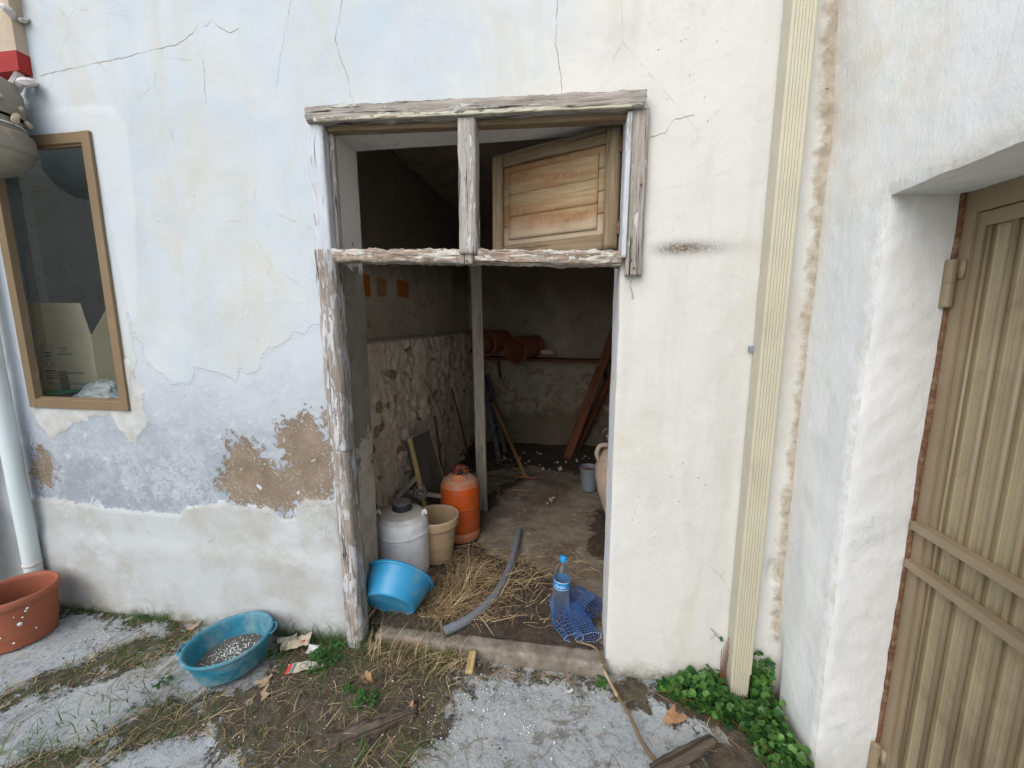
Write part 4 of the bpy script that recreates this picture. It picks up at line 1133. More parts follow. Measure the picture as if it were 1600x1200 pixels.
mb = MB(); box(mb, (0.652, 1.684, 1.485), (0.674, 1.6885, 1.507)); lathe(mb, [(0, -0.003), (0.004, -0.002), (0.0045, 0)], (0.659, 1.684, 1.497), (0, 1, 0), 8)
mb.build('bracket', M['zinc'], dp, smooth_=False)

pp = thing('drain_pipe', (-2.905, 1.64, 0.05), 'white painted round drain pipe standing behind the terracotta pot', 'drain pipe')
mb = MB(); tube(mb, [(-2.905, 1.64, 0.05), (-2.907, 1.64, 1.2), (-2.903, 1.64, 2.42)], 0.037, 30, 28, rough=0.0015); mb.build('pipe_body', M['pvc'], pp)
mb = MB(); lathe(mb, [(0.037, 0), (0.042, 0.002), (0.0425, 0.012), (0.037, 0.018)], (-2.905, 1.64, 0.285), n=28, wob=0.004); mb.build('collar', M['broken'], pp)

# old clay rainwater elbow above the window corner
ce = thing('clay_elbow', (-2.47, 1.56, 2.24), 'old grey clay rainwater head with a broken mortar joint at the top left', 'clay pipe')
mb = MB()
lathe(mb, [(0.0, -0.012), (0.05, -0.004), (0.095, 0.022), (0.122, 0.062), (0.128, 0.085), (0.134, 0.09), (0.141, 0.10), (0.140, 0.165), (0.136, 0.172), (0.122, 0.176), (0.118, 0.215), (0.123, 0.222)], (-2.548, 1.552, 2.245), n=56, wob=0.008, seed=4)
mb.build('pipe_socket', M['claygrey'], ce)
mb = MB(); lathe(mb, [(0.120, 0), (0.128, 0.03), (0.132, 0.10), (0.128, 0.15), (0.11, 0.165), (0.0, 0.16)], (-2.550, 1.552, 2.462), (-0.16, -0.03, 1), n=56, wob=0.012, seed=9)
mb.build('pipe_body', M['claygrey'], ce)
mb = MB(); lathe(mb, [(0.121, 0), (0.125, 0.003), (0.121, 0.007)], (-2.548, 1.552, 2.437), n=48, wob=0.006); mb.build('wire_tie', M['pvc'], ce)
for k in range(9):
    mb = MB(); a = -0.9 + k * 0.2; s = 0.010 + 0.010 * random.random()
    c_ = (-2.548 + 0.128 * math.cos(a), 1.552 + 0.128 * math.sin(a) * 0.9, 2.47 + 0.07 * random.random())
    lathe(mb, [(0, -s), (s * 0.8, -s * 0.6), (s, 0), (s * 0.8, s * 0.6), (0, s)], c_, (random.random(), random.random(), 1), 9, 0.8, wob=0.03, seed=k)
    mb.build('mortar_lump', M['tan'], ce, smooth_=False)

# boards leaning far left
mb = MB(); beam(mb, (-3.36, 1.50, 0.0), (-3.14, 1.64, 1.12), 0.16, 0.02, up=(0.1, 1, 0), step=0.03, rough=0.002, seed=61)
tag(mb.build('leaning_board', M['wood_prop'], None), 'dark brown board leaning on the wall behind the white drain pipe', 'board')
mb = MB(); beam(mb, (-3.30, 1.44, 0.0), (-3.19, 1.55, 0.62), 0.20, 0.015, up=(0.1, 1, 0), step=0.05, rough=0.001, seed=62)
tag(mb.build('leaning_board', M['stone'], None), 'pale slab leaning in front of the dark board behind the terracotta pot', 'board')

# ================================================================ behind the window
bx = thing('cardboard_box', (-2.96, 2.05, 1.17), 'open brown cardboard box with blue print standing behind the window', 'box')
bang = math.radians(6)
BX = np.array([-3.09, 1.93, 1.168]); bu = np.array([math.cos(bang), math.sin(bang), 0]); bn = np.array([-math.sin(bang), math.cos(bang), 0])
BW, BD, BH = 0.345, 0.30, 0.36
def bp(a, b, z): return BX + bu * a + bn * b + np.array([0, 0, z])
def wallq(mb, a0, b0, a1, b1, z0, z1, th=0.004):
    p, q = bp(a0, b0, 0), bp(a1, b1, 0); d = (q - p) / np.linalg.norm(q - p); n_ = np.array([-d[1], d[0], 0]) * th
    up_ = np.array([0, 0, 1.0])
    V = [p + up_ * z0, q + up_ * z0, q + up_ * z1, p + up_ * z1]; V += [v + n_ for v in V]
    return mb.add(V, [(0, 1, 2, 3), (7, 6, 5, 4), (0, 4, 5, 1), (1, 5, 6, 2), (2, 6, 7, 3), (3, 7, 4, 0)])
mb = MB(); wallq(mb, 0, 0, BW, 0, 0, BH); wallq(mb, BW, 0.001, BW, BD, 0, BH); wallq(mb, BW, BD, 0, BD, 0, BH); wallq(mb, 0, BD, 0, 0.001, 0, BH)
V = [bp(0, 0, 0.002), bp(BW, 0, 0.002), bp(BW, BD, 0.002), bp(0, BD, 0.002)]; mb.add(V, [(0, 1, 2, 3)])
mb.build('carton', M['card'], bx, smooth_=False)
mb = MB(); V = [bp(0.004, -0.001, BH + 0.001), bp(BW - 0.004, -0.001, BH + 0.001), bp(BW - 0.022, -0.014, BH + 0.175), bp(0.006, -0.014, BH + 0.175)]
V += [np.array(v) + bn * 0.004 for v in V]; mb.add(V, [(0, 1, 2, 3), (7, 6, 5, 4), (0, 4, 5, 1), (1, 5, 6, 2), (2, 6, 7, 3), (3, 7, 4, 0)]); mb.build('flap', M['card'], bx, smooth_=False)
mb = MB(); V = [bp(BW + 0.001, 0.01, BH), bp(BW + 0.001, BD - 0.01, BH), bp(BW + 0.09, BD - 0.02, BH + 0.13), bp(BW + 0.09, 0.02, BH + 0.13)]
V += [np.array(v) + np.array([0, 0, 0.004]) for v in V]; mb.add(V, [(3, 2, 1, 0), (4, 5, 6, 7), (0, 1, 5, 4), (1, 2, 6, 5), (2, 3, 7, 6), (3, 0, 4, 7)]); mb.build('flap', M['card'], bx, smooth_=False)
def pr(mb, a0, a1, z0, z1): 
    V = [bp(a0, -0.0012, z0), bp(a1, -0.0012, z0), bp(a1, -0.0012, z1), bp(a0, -0.0012, z1)]; return mb.add(V, [(0, 1, 2, 3)])
mb = MB()
# two pictograms in a ruled box: upright glass marks, curved arrows
for a, b, c_, d in ((0.030, 0.100, 0.300, 0.302), (0.030, 0.100, 0.170, 0.172), (0.030, 0.032, 0.172, 0.300), (0.098, 0.100, 0.172, 0.300),
                    (0.040, 0.043, 0.262, 0.290), (0.086, 0.089, 0.262, 0.290), (0.036, 0.047, 0.286, 0.290), (0.082, 0.093, 0.286, 0.290), (0.040, 0.090, 0.247, 0.256), (0.042, 0.088, 0.228, 0.237),
                    (0.044, 0.048, 0.182, 0.208), (0.082, 0.086, 0.182, 0.208), (0.048, 0.082, 0.208, 0.213), (0.038, 0.054, 0.180, 0.186), (0.076, 0.092, 0.180, 0.186),
                    (0.030, 0.098, 0.142, 0.151)):
    pr(mb, a, b, c_, d)
mb.build('pictograms', M['ink'], bx, smooth_=False)
mb = MB()
for z, a, b in ((0.272, 0.145, 0.190), (0.256, 0.158, 0.172), (0.240, 0.130, 0.212), (0.130, 0.03, 0.27), (0.113, 0.03, 0.12), (0.098, 0.03, 0.11), (0.074, 0.035, 0.285), (0.066, 0.035, 0.285)):
    a_ = a
    while a_ < b:
        w_ = 0.004 + 0.006 * random.random(); pr(mb, a_, min(b, a_ + w_), z, z + (0.0075 if z > 0.09 else 0.003)); a_ += w_ + 0.0018
mb.build('printed_lines', M['ink'], bx, smooth_=False)
mb = MB(); V = [bp(0.118, -0.0022, 0.001), bp(0.172, -0.0022, 0.001), bp(0.165, -0.0022, 0.145), bp(0.113, -0.0022, 0.145)]; mb.add(V, [(0, 1, 2, 3)]); mb.build('tape', M['tape'], bx, smooth_=False)
tr = thing('green_tray', (-2.88, 1.86, 1.168), 'bright green lid on a black tray lying in front of the cardboard box', 'tray')
mb = MB(); lathe(mb, [(0, 0.028), (0.11, 0.028), (0.125, 0.032), (0.127, 0.036), (0.12, 0.040), (0.0, 0.036)], (-2.90, 1.885, 1.168), n=40, squash=0.6); mb.build('lid', M['green'], tr)
mb = MB(); lathe(mb, [(0, 0.002), (0.085, 0.002), (0.105, 0.026), (0, 0.026)], (-2.90, 1.885, 1.168), n=40, squash=0.6); mb.build('tray_body', M['black'], tr)
# crumpled clear wrap
u_, v_ = np.meshgrid(np.linspace(0, 2 * math.pi, 40, endpoint=False), np.linspace(0.02, 1, 18), indexing='ij')
C0 = np.array([-2.66, 1.94, 1.168])
Pp = np.stack([np.cos(u_) * v_ * 0.17, np.sin(u_) * v_ * 0.12, 0.085 * (1 - v_ ** 2)], -1).reshape(-1, 3)
Pp = C0 + Pp + np.stack([fbm(Pp, 16, 4, 200 + k, 0.6) for k in range(3)], 1) * 0.05
Pp[:, 2] = np.maximum(Pp[:, 2], 1.169)
fw = [[(i % 40) * 18 + j, ((i + 1) % 40) * 18 + j, ((i + 1) % 40) * 18 + j + 1, (i % 40) * 18 + j + 1] for i in range(40) for j in range(17)]
tag(link_mesh('plastic_wrap', Pp, fw, M['paperw'], smooth_=False), 'crumpled pale plastic wrap beside the cardboard box behind the window', 'plastic wrap')

# ================================================================ pots and tubs
tp = thing('terracotta_pot', (-2.768, 1.475, 0), 'round terracotta coloured plastic planter by the drain pipe', 'flower pot')
mb = MB(); lathe(mb, [(r * 0.76, h * 0.93) for r, h in ((0, 0.012), (0.155, 0.012), (0.162, 0.0), (0.168, 0.004), (0.178, 0.065), (0.181, 0.068), (0.192, 0.225), (0.204, 0.236), (0.210, 0.255), (0.208, 0.276), (0.200, 0.284), (0.190, 0.279), (0.186, 0.258), (0.184, 0.235), (0.182, 0.20), (0.175, 0.10), (0.0, 0.10))], (-2.768, 1.475, 0.008), n=72, wob=0.003)
mb.build('pot_body', M['terracotta'], tp)
mb = MB(); lathe(mb, [(0.136, 0.0), (0.08, 0.010), (0.0, 0.005)], (-2.768, 1.475, 0.145), n=40, wob=0.01, seed=3); mb.build('soil', M['potsoil'], tp)
for k, (a, z, s) in enumerate(((-0.50, 0.135, 0.010), (-0.33, 0.190, 0.005), (-0.42, 0.165, 0.004), (-0.30, 0.205, 0.006), (-0.7, 0.05, 0.005), (-0.15, 0.08, 0.004), (-0.95, 0.09, 0.004), (-0.6, 0.18, 0.003))):
    mb = MB(); r = 0.1385 + 0.05 * z
    lathe(mb, [(0, -0.001), (s, -0.001), (s * 0.9, 0.0015), (0, 0.002)], (-2.768 + r * math.cos(a), 1.475 + r * math.sin(a), 0.008 + z), (math.cos(a), math.sin(a), 0), 9, wob=0.004, seed=k)
    mb.build('lime_splash', M['pebble'], tp)

def tub(name, c, ax, r0, r1, h, mat, label, cat, lip=0.014, wob=0.0, n=72):
    """round tub: flat bottom r0, rolled rim r1, axis from bottom to rim"""
    t = thing(name, c, label, cat)
    mb = MB()
    lathe(mb, [(0, 0), (r0 * 0.9, 0), (r0 * 0.93, -0.006), (r0, -0.006), (r0 + 0.006, 0.004), (r0 + (r1 - r0) * 0.55, h * 0.55), (r1 - lip, h - 0.012), (r1 - 0.003, h - 0.016), (r1, h - 0.010), (r1 - 0.001, h - 0.001), (r1 - 0.006, h + 0.002), (r1 - lip, h - 0.003),
                (r1 - lip - 0.004, h - 0.014), (r0 + (r1 - r0) * 0.55 - 0.004, h * 0.55), (r0 + 0.001, 0.008), (0, 0.005)], c, ax, n=n, wob=wob, seed=2)
    mb.build('tub_body', mat, t)
    return t
bc0 = np.array([-1.555, 1.482, 0.020])
bax = np.array([-0.07, 0.02, 1.0])
basin = tub('washing_basin', tuple(bc0), bax, 0.130, 0.183, 0.128, M['blue_old'], 'old blue basin full of gravelly soil on the grass outside the wall', 'basin', wob=0.004)
bu_, bv_, ba_ = frame_axes(bax)
th_ = np.linspace(0, 2 * math.pi, 48, endpoint=False)
rr_ = np.linspace(0, 1, 26)
Vs = []
for r in rr_:
    for a in th_:
        Vs.append(bc0 + bu_ * math.cos(a) * r * 0.140 + bv_ * math.sin(a) * r * 0.140 + ba_ * 0.030)
Vs = np.array(Vs); Vs[:, 2] += 0.010 * fbm(Vs, 30, 4, 9, 0.7) + 0.006
Fs = gridF(26, 48, True)
link_mesh('gravel_fill', Vs, Fs, M['potsoil'], basin)
# drinking-handle loop on the rim
ha = math.atan2(0.28, 1.0)
hc = bc0 + ba_ * 0.125
hp = [hc + bu_ * math.cos(a) * r + bv_ * math.sin(a) * r for a, r in ((0, 0),)]
def rimp(ang, r, z=0.122):
    d = np.array([math.cos(ang), math.sin(ang), 0]); return bc0 + ba_ * z + (d - ba_ * np.dot(d, ba_) / np.dot(ba_, ba_)) * r
for a0_ in (0.45, 0.45 + math.pi):
    mb = MB(); tube(mb, [rimp(a0_ - 0.22, 0.178), rimp(a0_ - 0.18, 0.192), rimp(a0_, 0.198), rimp(a0_ + 0.18, 0.192), rimp(a0_ + 0.22, 0.178)], 0.0045, 20, 8); mb.build('handle', M['blue_old'], basin)

tax = np.array([0.03, 0.85, 0.53]); tax /= np.linalg.norm(tax)
tb = np.array([-0.905, 1.785, 0.168])
tub('washing_tub', tuple(tb), tax, 0.126, 0.184, 0.145, M['blue'], 'bright blue round tub tipped on its side just inside the doorway', 'tub')

jug = thing('plastic_drum', (-1.01, 2.19, FZ), 'white plastic drum with a black screw cap beside the sand coloured pot', 'drum')
mb = MB()
lathe(mb, [(0, 0.0), (0.140, 0.0), (0.152, 0.012), (0.154, 0.05), (0.154, 0.272), (0.159, 0.278), (0.160, 0.284), (0.154, 0.290), (0.153, 0.332), (0.146, 0.362), (0.125, 0.387), (0.09, 0.398), (0.062, 0.402), (0.058, 0.412), (0, 0.412)], (-1.01, 2.19, FZ), n=64, wob=0.003)
mb.build('drum_body', M['jug'], jug)
mb = MB(); prof_ = [(0.0, 0.052), (0.045, 0.052), (0.056, 0.047), (0.058, 0.04), (0.058, 0.004), (0.052, 0.0)]
lathe(mb, prof_, (-1.002, 2.18, FZ + 0.410), n=48); 
mb.build('cap', M['black'], jug)
for k in range(30):
    pass
for a in (-2.9, 0.1):
    mb = MB(); c_ = np.array([-1.01 + 0.128 * math.cos(a), 2.19 + 0.128 * math.sin(a), FZ + 0.36])
    tube(mb, [c_ + (0, 0, -0.01), c_ + (0.0, 0, 0.03), c_ + (0.015 * math.cos(a), 0, 0.045), c_ + (0.022 * math.cos(a), 0, 0.02)], 0.009, 12, 8); mb.build('lug', M['jug'], jug)
# coils of cable hooked on the drum
for name_, lab_, loops_ in (('cable_coil', 'small black cable coil hanging left of the white drum cap', ((-1.18, 2.14, 0.51, 0.036), (-1.175, 2.135, 0.508, 0.031))),
                            ('cable_coil', 'knot of black cable loops behind the right shoulder of the white drum', ((-0.925, 2.27, 0.57, 0.035), (-0.91, 2.265, 0.555, 0.03), (-0.935, 2.275, 0.55, 0.028)))):
    pts_ = []
    for k, (cx, cy, cz, r) in enumerate(loops_):
        pts_ += [(cx + r * math.cos(a), cy + 0.3 * r * math.sin(a + k), cz + r * math.sin(a)) for a in np.linspace(0, 2 * math.pi, 24)]
    mb = MB(); tube(mb, pts_, 0.0045, 1, 6, raw=True)
    tag(mb.build(name_, M['black'], None), lab_, 'cable')

tanp = thing('sand_pot', (-0.865, 2.375, FZ), 'sand coloured plastic flower pot between the drum and the orange gas bottle', 'flower pot')
mb = MB(); lathe(mb, [(0, 0.01), (0.098, 0.01), (0.102, 0.0), (0.106, 0.006), (0.128, 0.225), (0.141, 0.230), (0.146, 0.238), (0.149, 0.285), (0.146, 0.294), (0.138, 0.294), (0.134, 0.285), (0.128, 0.225), (0.118, 0.10), (0, 0.10)], (-0.865, 2.375, FZ), n=64, wob=0.003)
mb.build('pot_body', M['tanpot'], tanp)
mb = MB(); lathe(mb, [(0.1275, 0), (0.129, 0.003), (0.1275, 0.006)], (-0.865, 2.375, FZ + 0.19), n=64, wob=0.003); mb.build('pot_band', M['tanpot'], tanp)
mb = MB(); lathe(mb, [(0.122, 0.0), (0.07, 0.01), (0.0, 0.004)], (-0.865, 2.375, FZ + 0.16), n=30, wob=0.012); mb.build('soil', M['potsoil'], tanp)

gb = thing('gas_bottle', (-0.785, 2.665, FZ), 'dusty orange gas bottle standing by the wooden prop', 'gas bottle')
gc = (-0.785, 2.665, FZ)
mb = MB(); lathe(mb, [(0.118, 0.045), (0.136, 0.075), (0.139, 0.10), (0.139, 0.238), (0.1405, 0.241), (0.1405, 0.249), (0.139, 0.252), (0.139, 0.355), (0.135, 0.39), (0.12, 0.42), (0.09, 0.443), (0.05, 0.455), (0, 0.458)], gc, n=64); mb.build('bottle_body', M['orange'], gb)
mb = MB(); lathe(mb, [(0.120, 0.0), (0.132, 0.0), (0.137, 0.012), (0.139, 0.045), (0.134, 0.064), (0.127, 0.070), (0.12, 0.06)], gc, n=64, wob=0.003); mb.build('foot_ring', M['dustorange'], gb)
# pressed hand grips standing up from the shoulder
for s_ in (0.07, -0.07):
    mb = MB(); th0 = -1.75 if s_ > 0 else 1.39
    pts = []
    for a in np.linspace(-0.55, 0.55, 12):
        pts.append(a)
    Vg = []
    for i, a in enumerate(pts):
        ang = (-math.pi / 2 if s_ > 0 else math.pi / 2) + a + 0.15
        for r_, z_ in ((0.098, 0.415), (0.100, 0.470), (0.092, 0.484), (0.078, 0.482), (0.084, 0.43)):
            zz_ = z_ if 1 < i < 10 or z_ < 0.44 else z_ - 0.012
            Vg.append((gc[0] + r_ * math.cos(ang), gc[1] + r_ * math.sin(ang), gc[2] + zz_))
    mb.add(Vg, gridF(12, 5) + [[0, 1, 2, 3, 4], [59, 58, 57, 56, 55]]); mb.build('hand_grip', M['dustorange'], gb)
mb = MB(); lathe(mb, [(0.022, 0.45), (0.022, 0.475), (0.014, 0.48), (0.014, 0.488), (0.02, 0.490), (0.02, 0.50), (0, 0.502)], gc, n=20); mb.build('valve', M['black'], gb)
mb = MB()
for a in np.linspace(0, 2 * math.pi, 5)[:-1]:
    tube(mb, [(gc[0] + 0.044 * math.cos(a), gc[1] + 0.044 * math.sin(a), gc[2] + 0.45), (gc[0] + 0.046 * math.cos(a), gc[1] + 0.046 * math.sin(a), gc[2] + 0.505)], 0.0045, 3, 6)
aa = np.linspace(0, 2 * math.pi, 25)
tube(mb, [(gc[0] + 0.046 * math.cos(a), gc[1] + 0.046 * math.sin(a), gc[2] + 0.508) for a in aa], 0.005, 25, 6, raw=True); mb.build('valve_guard', M['valve'], gb)

# ================================================================ props, boards and sticks against the rubble wall
mb = MB(); beam(mb, (-0.718, 3.07, 0.075), (-0.765, 3.10, RZ), 0.085, 0.028, up=(0, 1, 0), step=0.02, rough=0.002, seed=71)
tag(mb.build('wooden_prop', M['wood_prop'], None), 'tall grey plank propped upright behind the orange gas bottle', 'plank')
fr = thing('framed_board', (-1.0, 2.78, FZ), 'dark framed board with a yellow stick edge leaning against the rubble wall', 'board')
TL, TR, BL, BR = np.array([-1.145, 2.66, 0.785]), np.array([-1.075, 2.86, 0.80]), np.array([-0.98, 2.60, 0.09]), np.array([-0.90, 2.89, 0.09])
nb = np.cross(TR - BL, TL - BR); nb /= np.linalg.norm(nb)
mb = MB(); V = [BL, BR, TR, TL]; V += [v + nb * 0.006 for v in V]; mb.add(V, [(0, 1, 2, 3), (7, 6, 5, 4), (0, 4, 5, 1), (1, 5, 6, 2), (2, 6, 7, 3), (3, 7, 4, 0)]); mb.build('panel', M['board'], fr, smooth_=False)
mb = MB(); beam(mb, BL + (TL - BL) * 0.01, TL + (TL - BL) * 0.0, 0.030, 0.022, up=nb, step=0.03, rough=0.0012, seed=73); mb.build('stile', M['wood_stick'], fr)
mb = MB(); beam(mb, BR, TR, 0.012, 0.014, up=nb, step=0.03, rough=0.0008, seed=74); beam(mb, TL + (TR - TL) * 0.05, TR, 0.012, 0.014, up=nb, step=0.03, rough=0.0006, seed=75); mb.build('edge_strip', M['wood_prop'], fr)
mb = MB(); beam(mb, (-1.306, 2.600, 0.416), (-0.894, 2.585, 0.402), 0.03, 0.022, step=0.02, rough=0.0012, seed=76)
tag(mb.build('batten', M['wood_prop'], None), 'short batten lying level behind the white drum and touching the gas bottle', 'batten')
mb = MB(); beam(mb, (-1.258, 2.360, 0.330), (-1.083, 2.660, 0.516), 0.035, 0.02, step=0.02, rough=0.0012, seed=77)
tag(mb.build('batten', M['wood_prop'], None), 'slanting batten crossing under the level one behind the white drum', 'batten')
for k, (p, q, r, mm, lb) in enumerate((((-1.165, 3.062, 1.135), (-1.150, 3.447, 0.703), 0.006, 'drystem', 'thin twig leaning on the rubble wall above the framed board'),
                                       ((-1.165, 3.244, 0.808), (-1.120, 3.252, 0.286), 0.012, 'wood_red', 'rusty brown bar against the rubble wall behind the framed board'),
                                       ((-1.165, 3.748, 0.962), (-1.100, 4.099, 0.121), 0.009, 'wood_red', 'thin rusty rod against the rubble wall beside the tall prop'))):
    mb = MB(); tube(mb, [p, tuple((np.array(p) + np.array(q)) / 2 + 0.004), q], r, 14, 7, rough=0.002, seed=k)
    tag(mb.build(('twig', 'rusty_bar', 'rusty_rod')[k], M[mm], None), lb, ('twig', 'bar', 'rod')[k])

# ---- the far end of the room
sf = thing('wall_shelf', (-0.2, 4.8, 1.15), 'brown plank shelf along the back wall under the clay pipes', 'shelf')
mb = MB(); beam(mb, (-1.12, 4.80, 1.168), (0.62, 4.80, 1.145), 0.24, 0.035, step=0.04, rough=0.002, seed=81); mb.build('shelf_board', M['wood_red'], sf)
for x in (-0.9, 0.35):
    mb = MB(); beam(mb, (x, 4.88, 0.92), (x, 4.72, 1.14), 0.03, 0.03, step=0.05, rough=0.001, seed=82); mb.build('shelf_bracket', M['wood_red'], sf)
def clay_pipe(c, ax, r0, r1, L, label, seed):
    mb = MB(); lathe(mb, [(r0, 0), (r0 + 0.012, 0.004), (r0 + 0.012, 0.03), (r0 + 0.004, 0.04), (r1, L * 0.6), (r1 - 0.01, L), (r1 - 0.024, L), (r1 - 0.014, L * 0.6), (r0 - 0.012, 0.03), (r0 - 0.014, 0.003), (r0, 0)], c, ax, n=40, wob=0.008, seed=seed)
    return tag(mb.build('clay_pipe', M['clay'], None), label, 'clay pipe', 'clay pipes on the shelf')
clay_pipe((-0.668, 4.500, 1.278), (0.5, 0.86, 0.10), 0.148, 0.125, 0.42, 'wide-mouthed clay pipe jutting over the edge of the shelf', 1)
clay_pipe((-1.022, 4.560, 1.357), (0.45, 0.89, 0.06), 0.145, 0.125, 0.38, 'clay pipe lying on the shelf just right of the wooden prop', 2)
clay_pipe((-1.232, 4.620, 1.359), (0.3, 0.95, 0.05), 0.135, 0.115, 0.34, 'clay pipe at the shelf end, half hidden behind the wooden prop', 3)
q = np.array((-0.322, 4.740, 1.227))
mb = MB(); beam(mb, q + (-0.075, 0, 0.022), q + (0.075, 0, 0.022), 0.07, 0.05, step=0.03, rough=0.002, seed=83)
tag(mb.build('brick', M['jarclay'], None), 'small pale brick lying on the shelf beside the wide clay pipe', 'brick')
ts = thing('folded_trestle', (-0.85, 4.3, 0.1), 'black metal trestle folded and leaning at the back of the room', 'trestle')
for k, (p, q) in enumerate((((-1.105, 4.620, 1.175), (-0.778, 4.168, 0.100)), ((-1.034, 4.700, 0.980), (-0.763, 4.450, 0.109)))):
    mb = MB(); beam(mb, p, q, 0.05, 0.03, up=(0, 1, 0), step=0.3, rough=0, chamfer=0.05); mb.build('leg', M['black'], ts, smooth_=False)
for a, b in (((-1.059, 4.560, 0.736), (-0.935, 4.620, 0.667)), ((-0.962, 4.450, 0.425), (-0.851, 4.530, 0.355))):
    mb = MB(); beam(mb, a, b, 0.03, 0.02, up=(0, 1, 0), step=0.3, rough=0, chamfer=0.05); mb.build('brace', M['black'], ts, smooth_=False)
hoe = thing('mattock', (-0.46, 3.85, 0.1), 'mattock with a worn orange-brown handle leaning back toward the black trestle', 'mattock')
mb = MB(); tube(mb, [(-0.950, 4.620, 0.667), (-0.671, 4.200, 0.324), (-0.454, 3.790, 0.100)], 0.017, 26, 10, 0.022, rough=0.002); mb.build('handle', M['wood_handle'], hoe)
q = np.array((-0.446, 3.774, 0.100))
mb = MB(); beam(mb, q + (-0.11, 0.05, -0.005), q + (0.10, -0.05, 0.02), 0.05, 0.022, step=0.02, rough=0.004, seed=86, taper=0.4); mb.build('blade', M['clay'], hoe)
mb = MB(); beam(mb, (0.421, 4.550, 1.512), (-0.065, 4.434, 0.090), 0.10, 0.045, up=(0.3, 1, 0), step=0.03, rough=0.002, seed=91)
tag(mb.build('leaning_beam', M['wood_red'], None), 'red brown beam leaning at the back right of the room, the nearer of two', 'beam')
mb = MB(); beam(mb, (0.537, 4.750, 1.331), (0.033, 4.648, 0.100), 0.07, 0.045, up=(0.3, 1, 0), step=0.03, rough=0.002, seed=92)
tag(mb.build('leaning_beam', M['wood_red'], None), 'darker beam half hidden behind the red brown beam at the back right', 'beam')
bk = thing('metal_bucket', (0.138, 3.63, 0.08), 'small dull zinc bucket standing beside the tall clay jar', 'bucket')
mb = MB(); lathe(mb, [(0, 0.005), (0.062, 0.005), (0.066, 0), (0.068, 0.01), (0.075, 0.09), (0.0765, 0.095), (0.0755, 0.10), (0.084, 0.205), (0.092, 0.208), (0.094, 0.214), (0.090, 0.218), (0.082, 0.212), (0.066, 0.02), (0, 0.02)], (0.15, 3.62, 0.08), n=44); mb.build('bucket_body', M['zinc'], bk)
mb = MB(); lathe(mb, [(0.081, 0), (0.05, 0.01), (0, 0.008)], (0.15, 3.62, 0.255), n=30, wob=0.01); mb.build('bucket_contents', M['clay'], bk)
jar = thing('clay_jar', (0.385, 2.90, FZ), 'big pale clay jar with one visible ear handle just behind the right door edge', 'jar')
jc = (0.40, 2.90, FZ)
mb = MB(); lathe(mb, [(0, 0), (0.115, 0.0), (0.125, 0.01), (0.15, 0.10), (0.185, 0.20), (0.222, 0.32), (0.236, 0.42), (0.232, 0.50), (0.212, 0.57), (0.185, 0.61), (0.16, 0.63), (0.155, 0.66), (0.158, 0.70), (0.17, 0.715), (0.165, 0.725), (0.145, 0.715), (0.14, 0.65), (0.0, 0.60)], jc, n=64, wob=0.006, seed=4); mb.build('jar_body', M['jarclay'], jar)
for sgn in (-1, 1):
    mb = MB(); tube(mb, [(jc[0] + sgn * 0.155, 2.86, FZ + 0.66), (jc[0] + sgn * 0.215, 2.84, FZ + 0.655), (jc[0] + sgn * 0.235, 2.84, FZ + 0.60), (jc[0] + sgn * 0.218, 2.86, FZ + 0.54)], 0.016, 18, 10, rough=0.003); mb.build('ear_handle', M['jarclay'], jar)
mb = MB()
for z in (0.665, 0.685):
    aa = np.linspace(0, 2 * math.pi, 40); tube(mb, [(jc[0] + 0.163 * math.cos(a), jc[1] + 0.163 * math.sin(a), FZ + z) for a in aa], 0.006, 40, 6, raw=True)
tube(mb, [(jc[0] - 0.163, 2.87, FZ + 0.67), (jc[0] - 0.195, 2.85, FZ + 0.70), (jc[0] - 0.19, 2.85, FZ + 0.76), (jc[0] - 0.15, 2.86, FZ + 0.775), (jc[0] - 0.14, 2.87, FZ + 0.74)], 0.008, 20, 7)
mb.build('neck_rope', M['black'], jar)

# ================================================================ hose, bottle, net near the threshold
mb = MB(); R_ = 0.0225
hp = [(-0.607, 1.718, 0.105), (-0.515, 1.806, 0.105), (-0.427, 1.965, 0.105), (-0.376, 2.182, 0.105), (-0.365, 2.465, 0.105), (-0.374, 2.751, 0.105)]
tube(mb, hp, R_, 50, 16, caps=False, rough=0.001)
tube(mb, [hp[0], tuple(np.array(hp[0]) * 0.9 + np.array(hp[1]) * 0.1)], R_ * 0.78, 3, 12, mi=1)
tag(mb.build('grey_hose', [M['hose'], M['grit']], None), 'curved length of grey hose lying on the straw in the doorway', 'hose')

bt = thing('water_bottle', (-0.075, 2.0, 0.085), 'half-full clear water bottle with a blue cap standing in the blue net', 'bottle')
B0_ = np.array([-0.052, 1.975, 0.078]); bax2 = (0.05, 0.02, 1.0)
def bl(r): return r
mb = MB(); lathe(mb, [(0, 0.004), (0.030, 0.0), (0.040, 0.006), (0.043, 0.02), (0.0415, 0.05), (0.0435, 0.06), (0.0415, 0.075), (0.0435, 0.09), (0.0415, 0.105), (0.0435, 0.12), (0.0425, 0.135), (0.0425, 0.20), (0.0445, 0.207), (0.0435, 0.225), (0.037, 0.25), (0.026, 0.27), (0.016, 0.285), (0.0135, 0.295), (0.0135, 0.31), (0, 0.31)], B0_, bax2, n=44); mb.build('bottle_body', M['pet'], bt)
mb = MB(); lathe(mb, [(0, 0.006), (0.037, 0.006), (0.0405, 0.02), (0.0395, 0.05), (0.041, 0.06), (0.0395, 0.075), (0.041, 0.09), (0.0395, 0.105), (0.040, 0.128), (0, 0.128)], B0_, bax2, n=44); mb.build('water_fill', M['water'], bt)
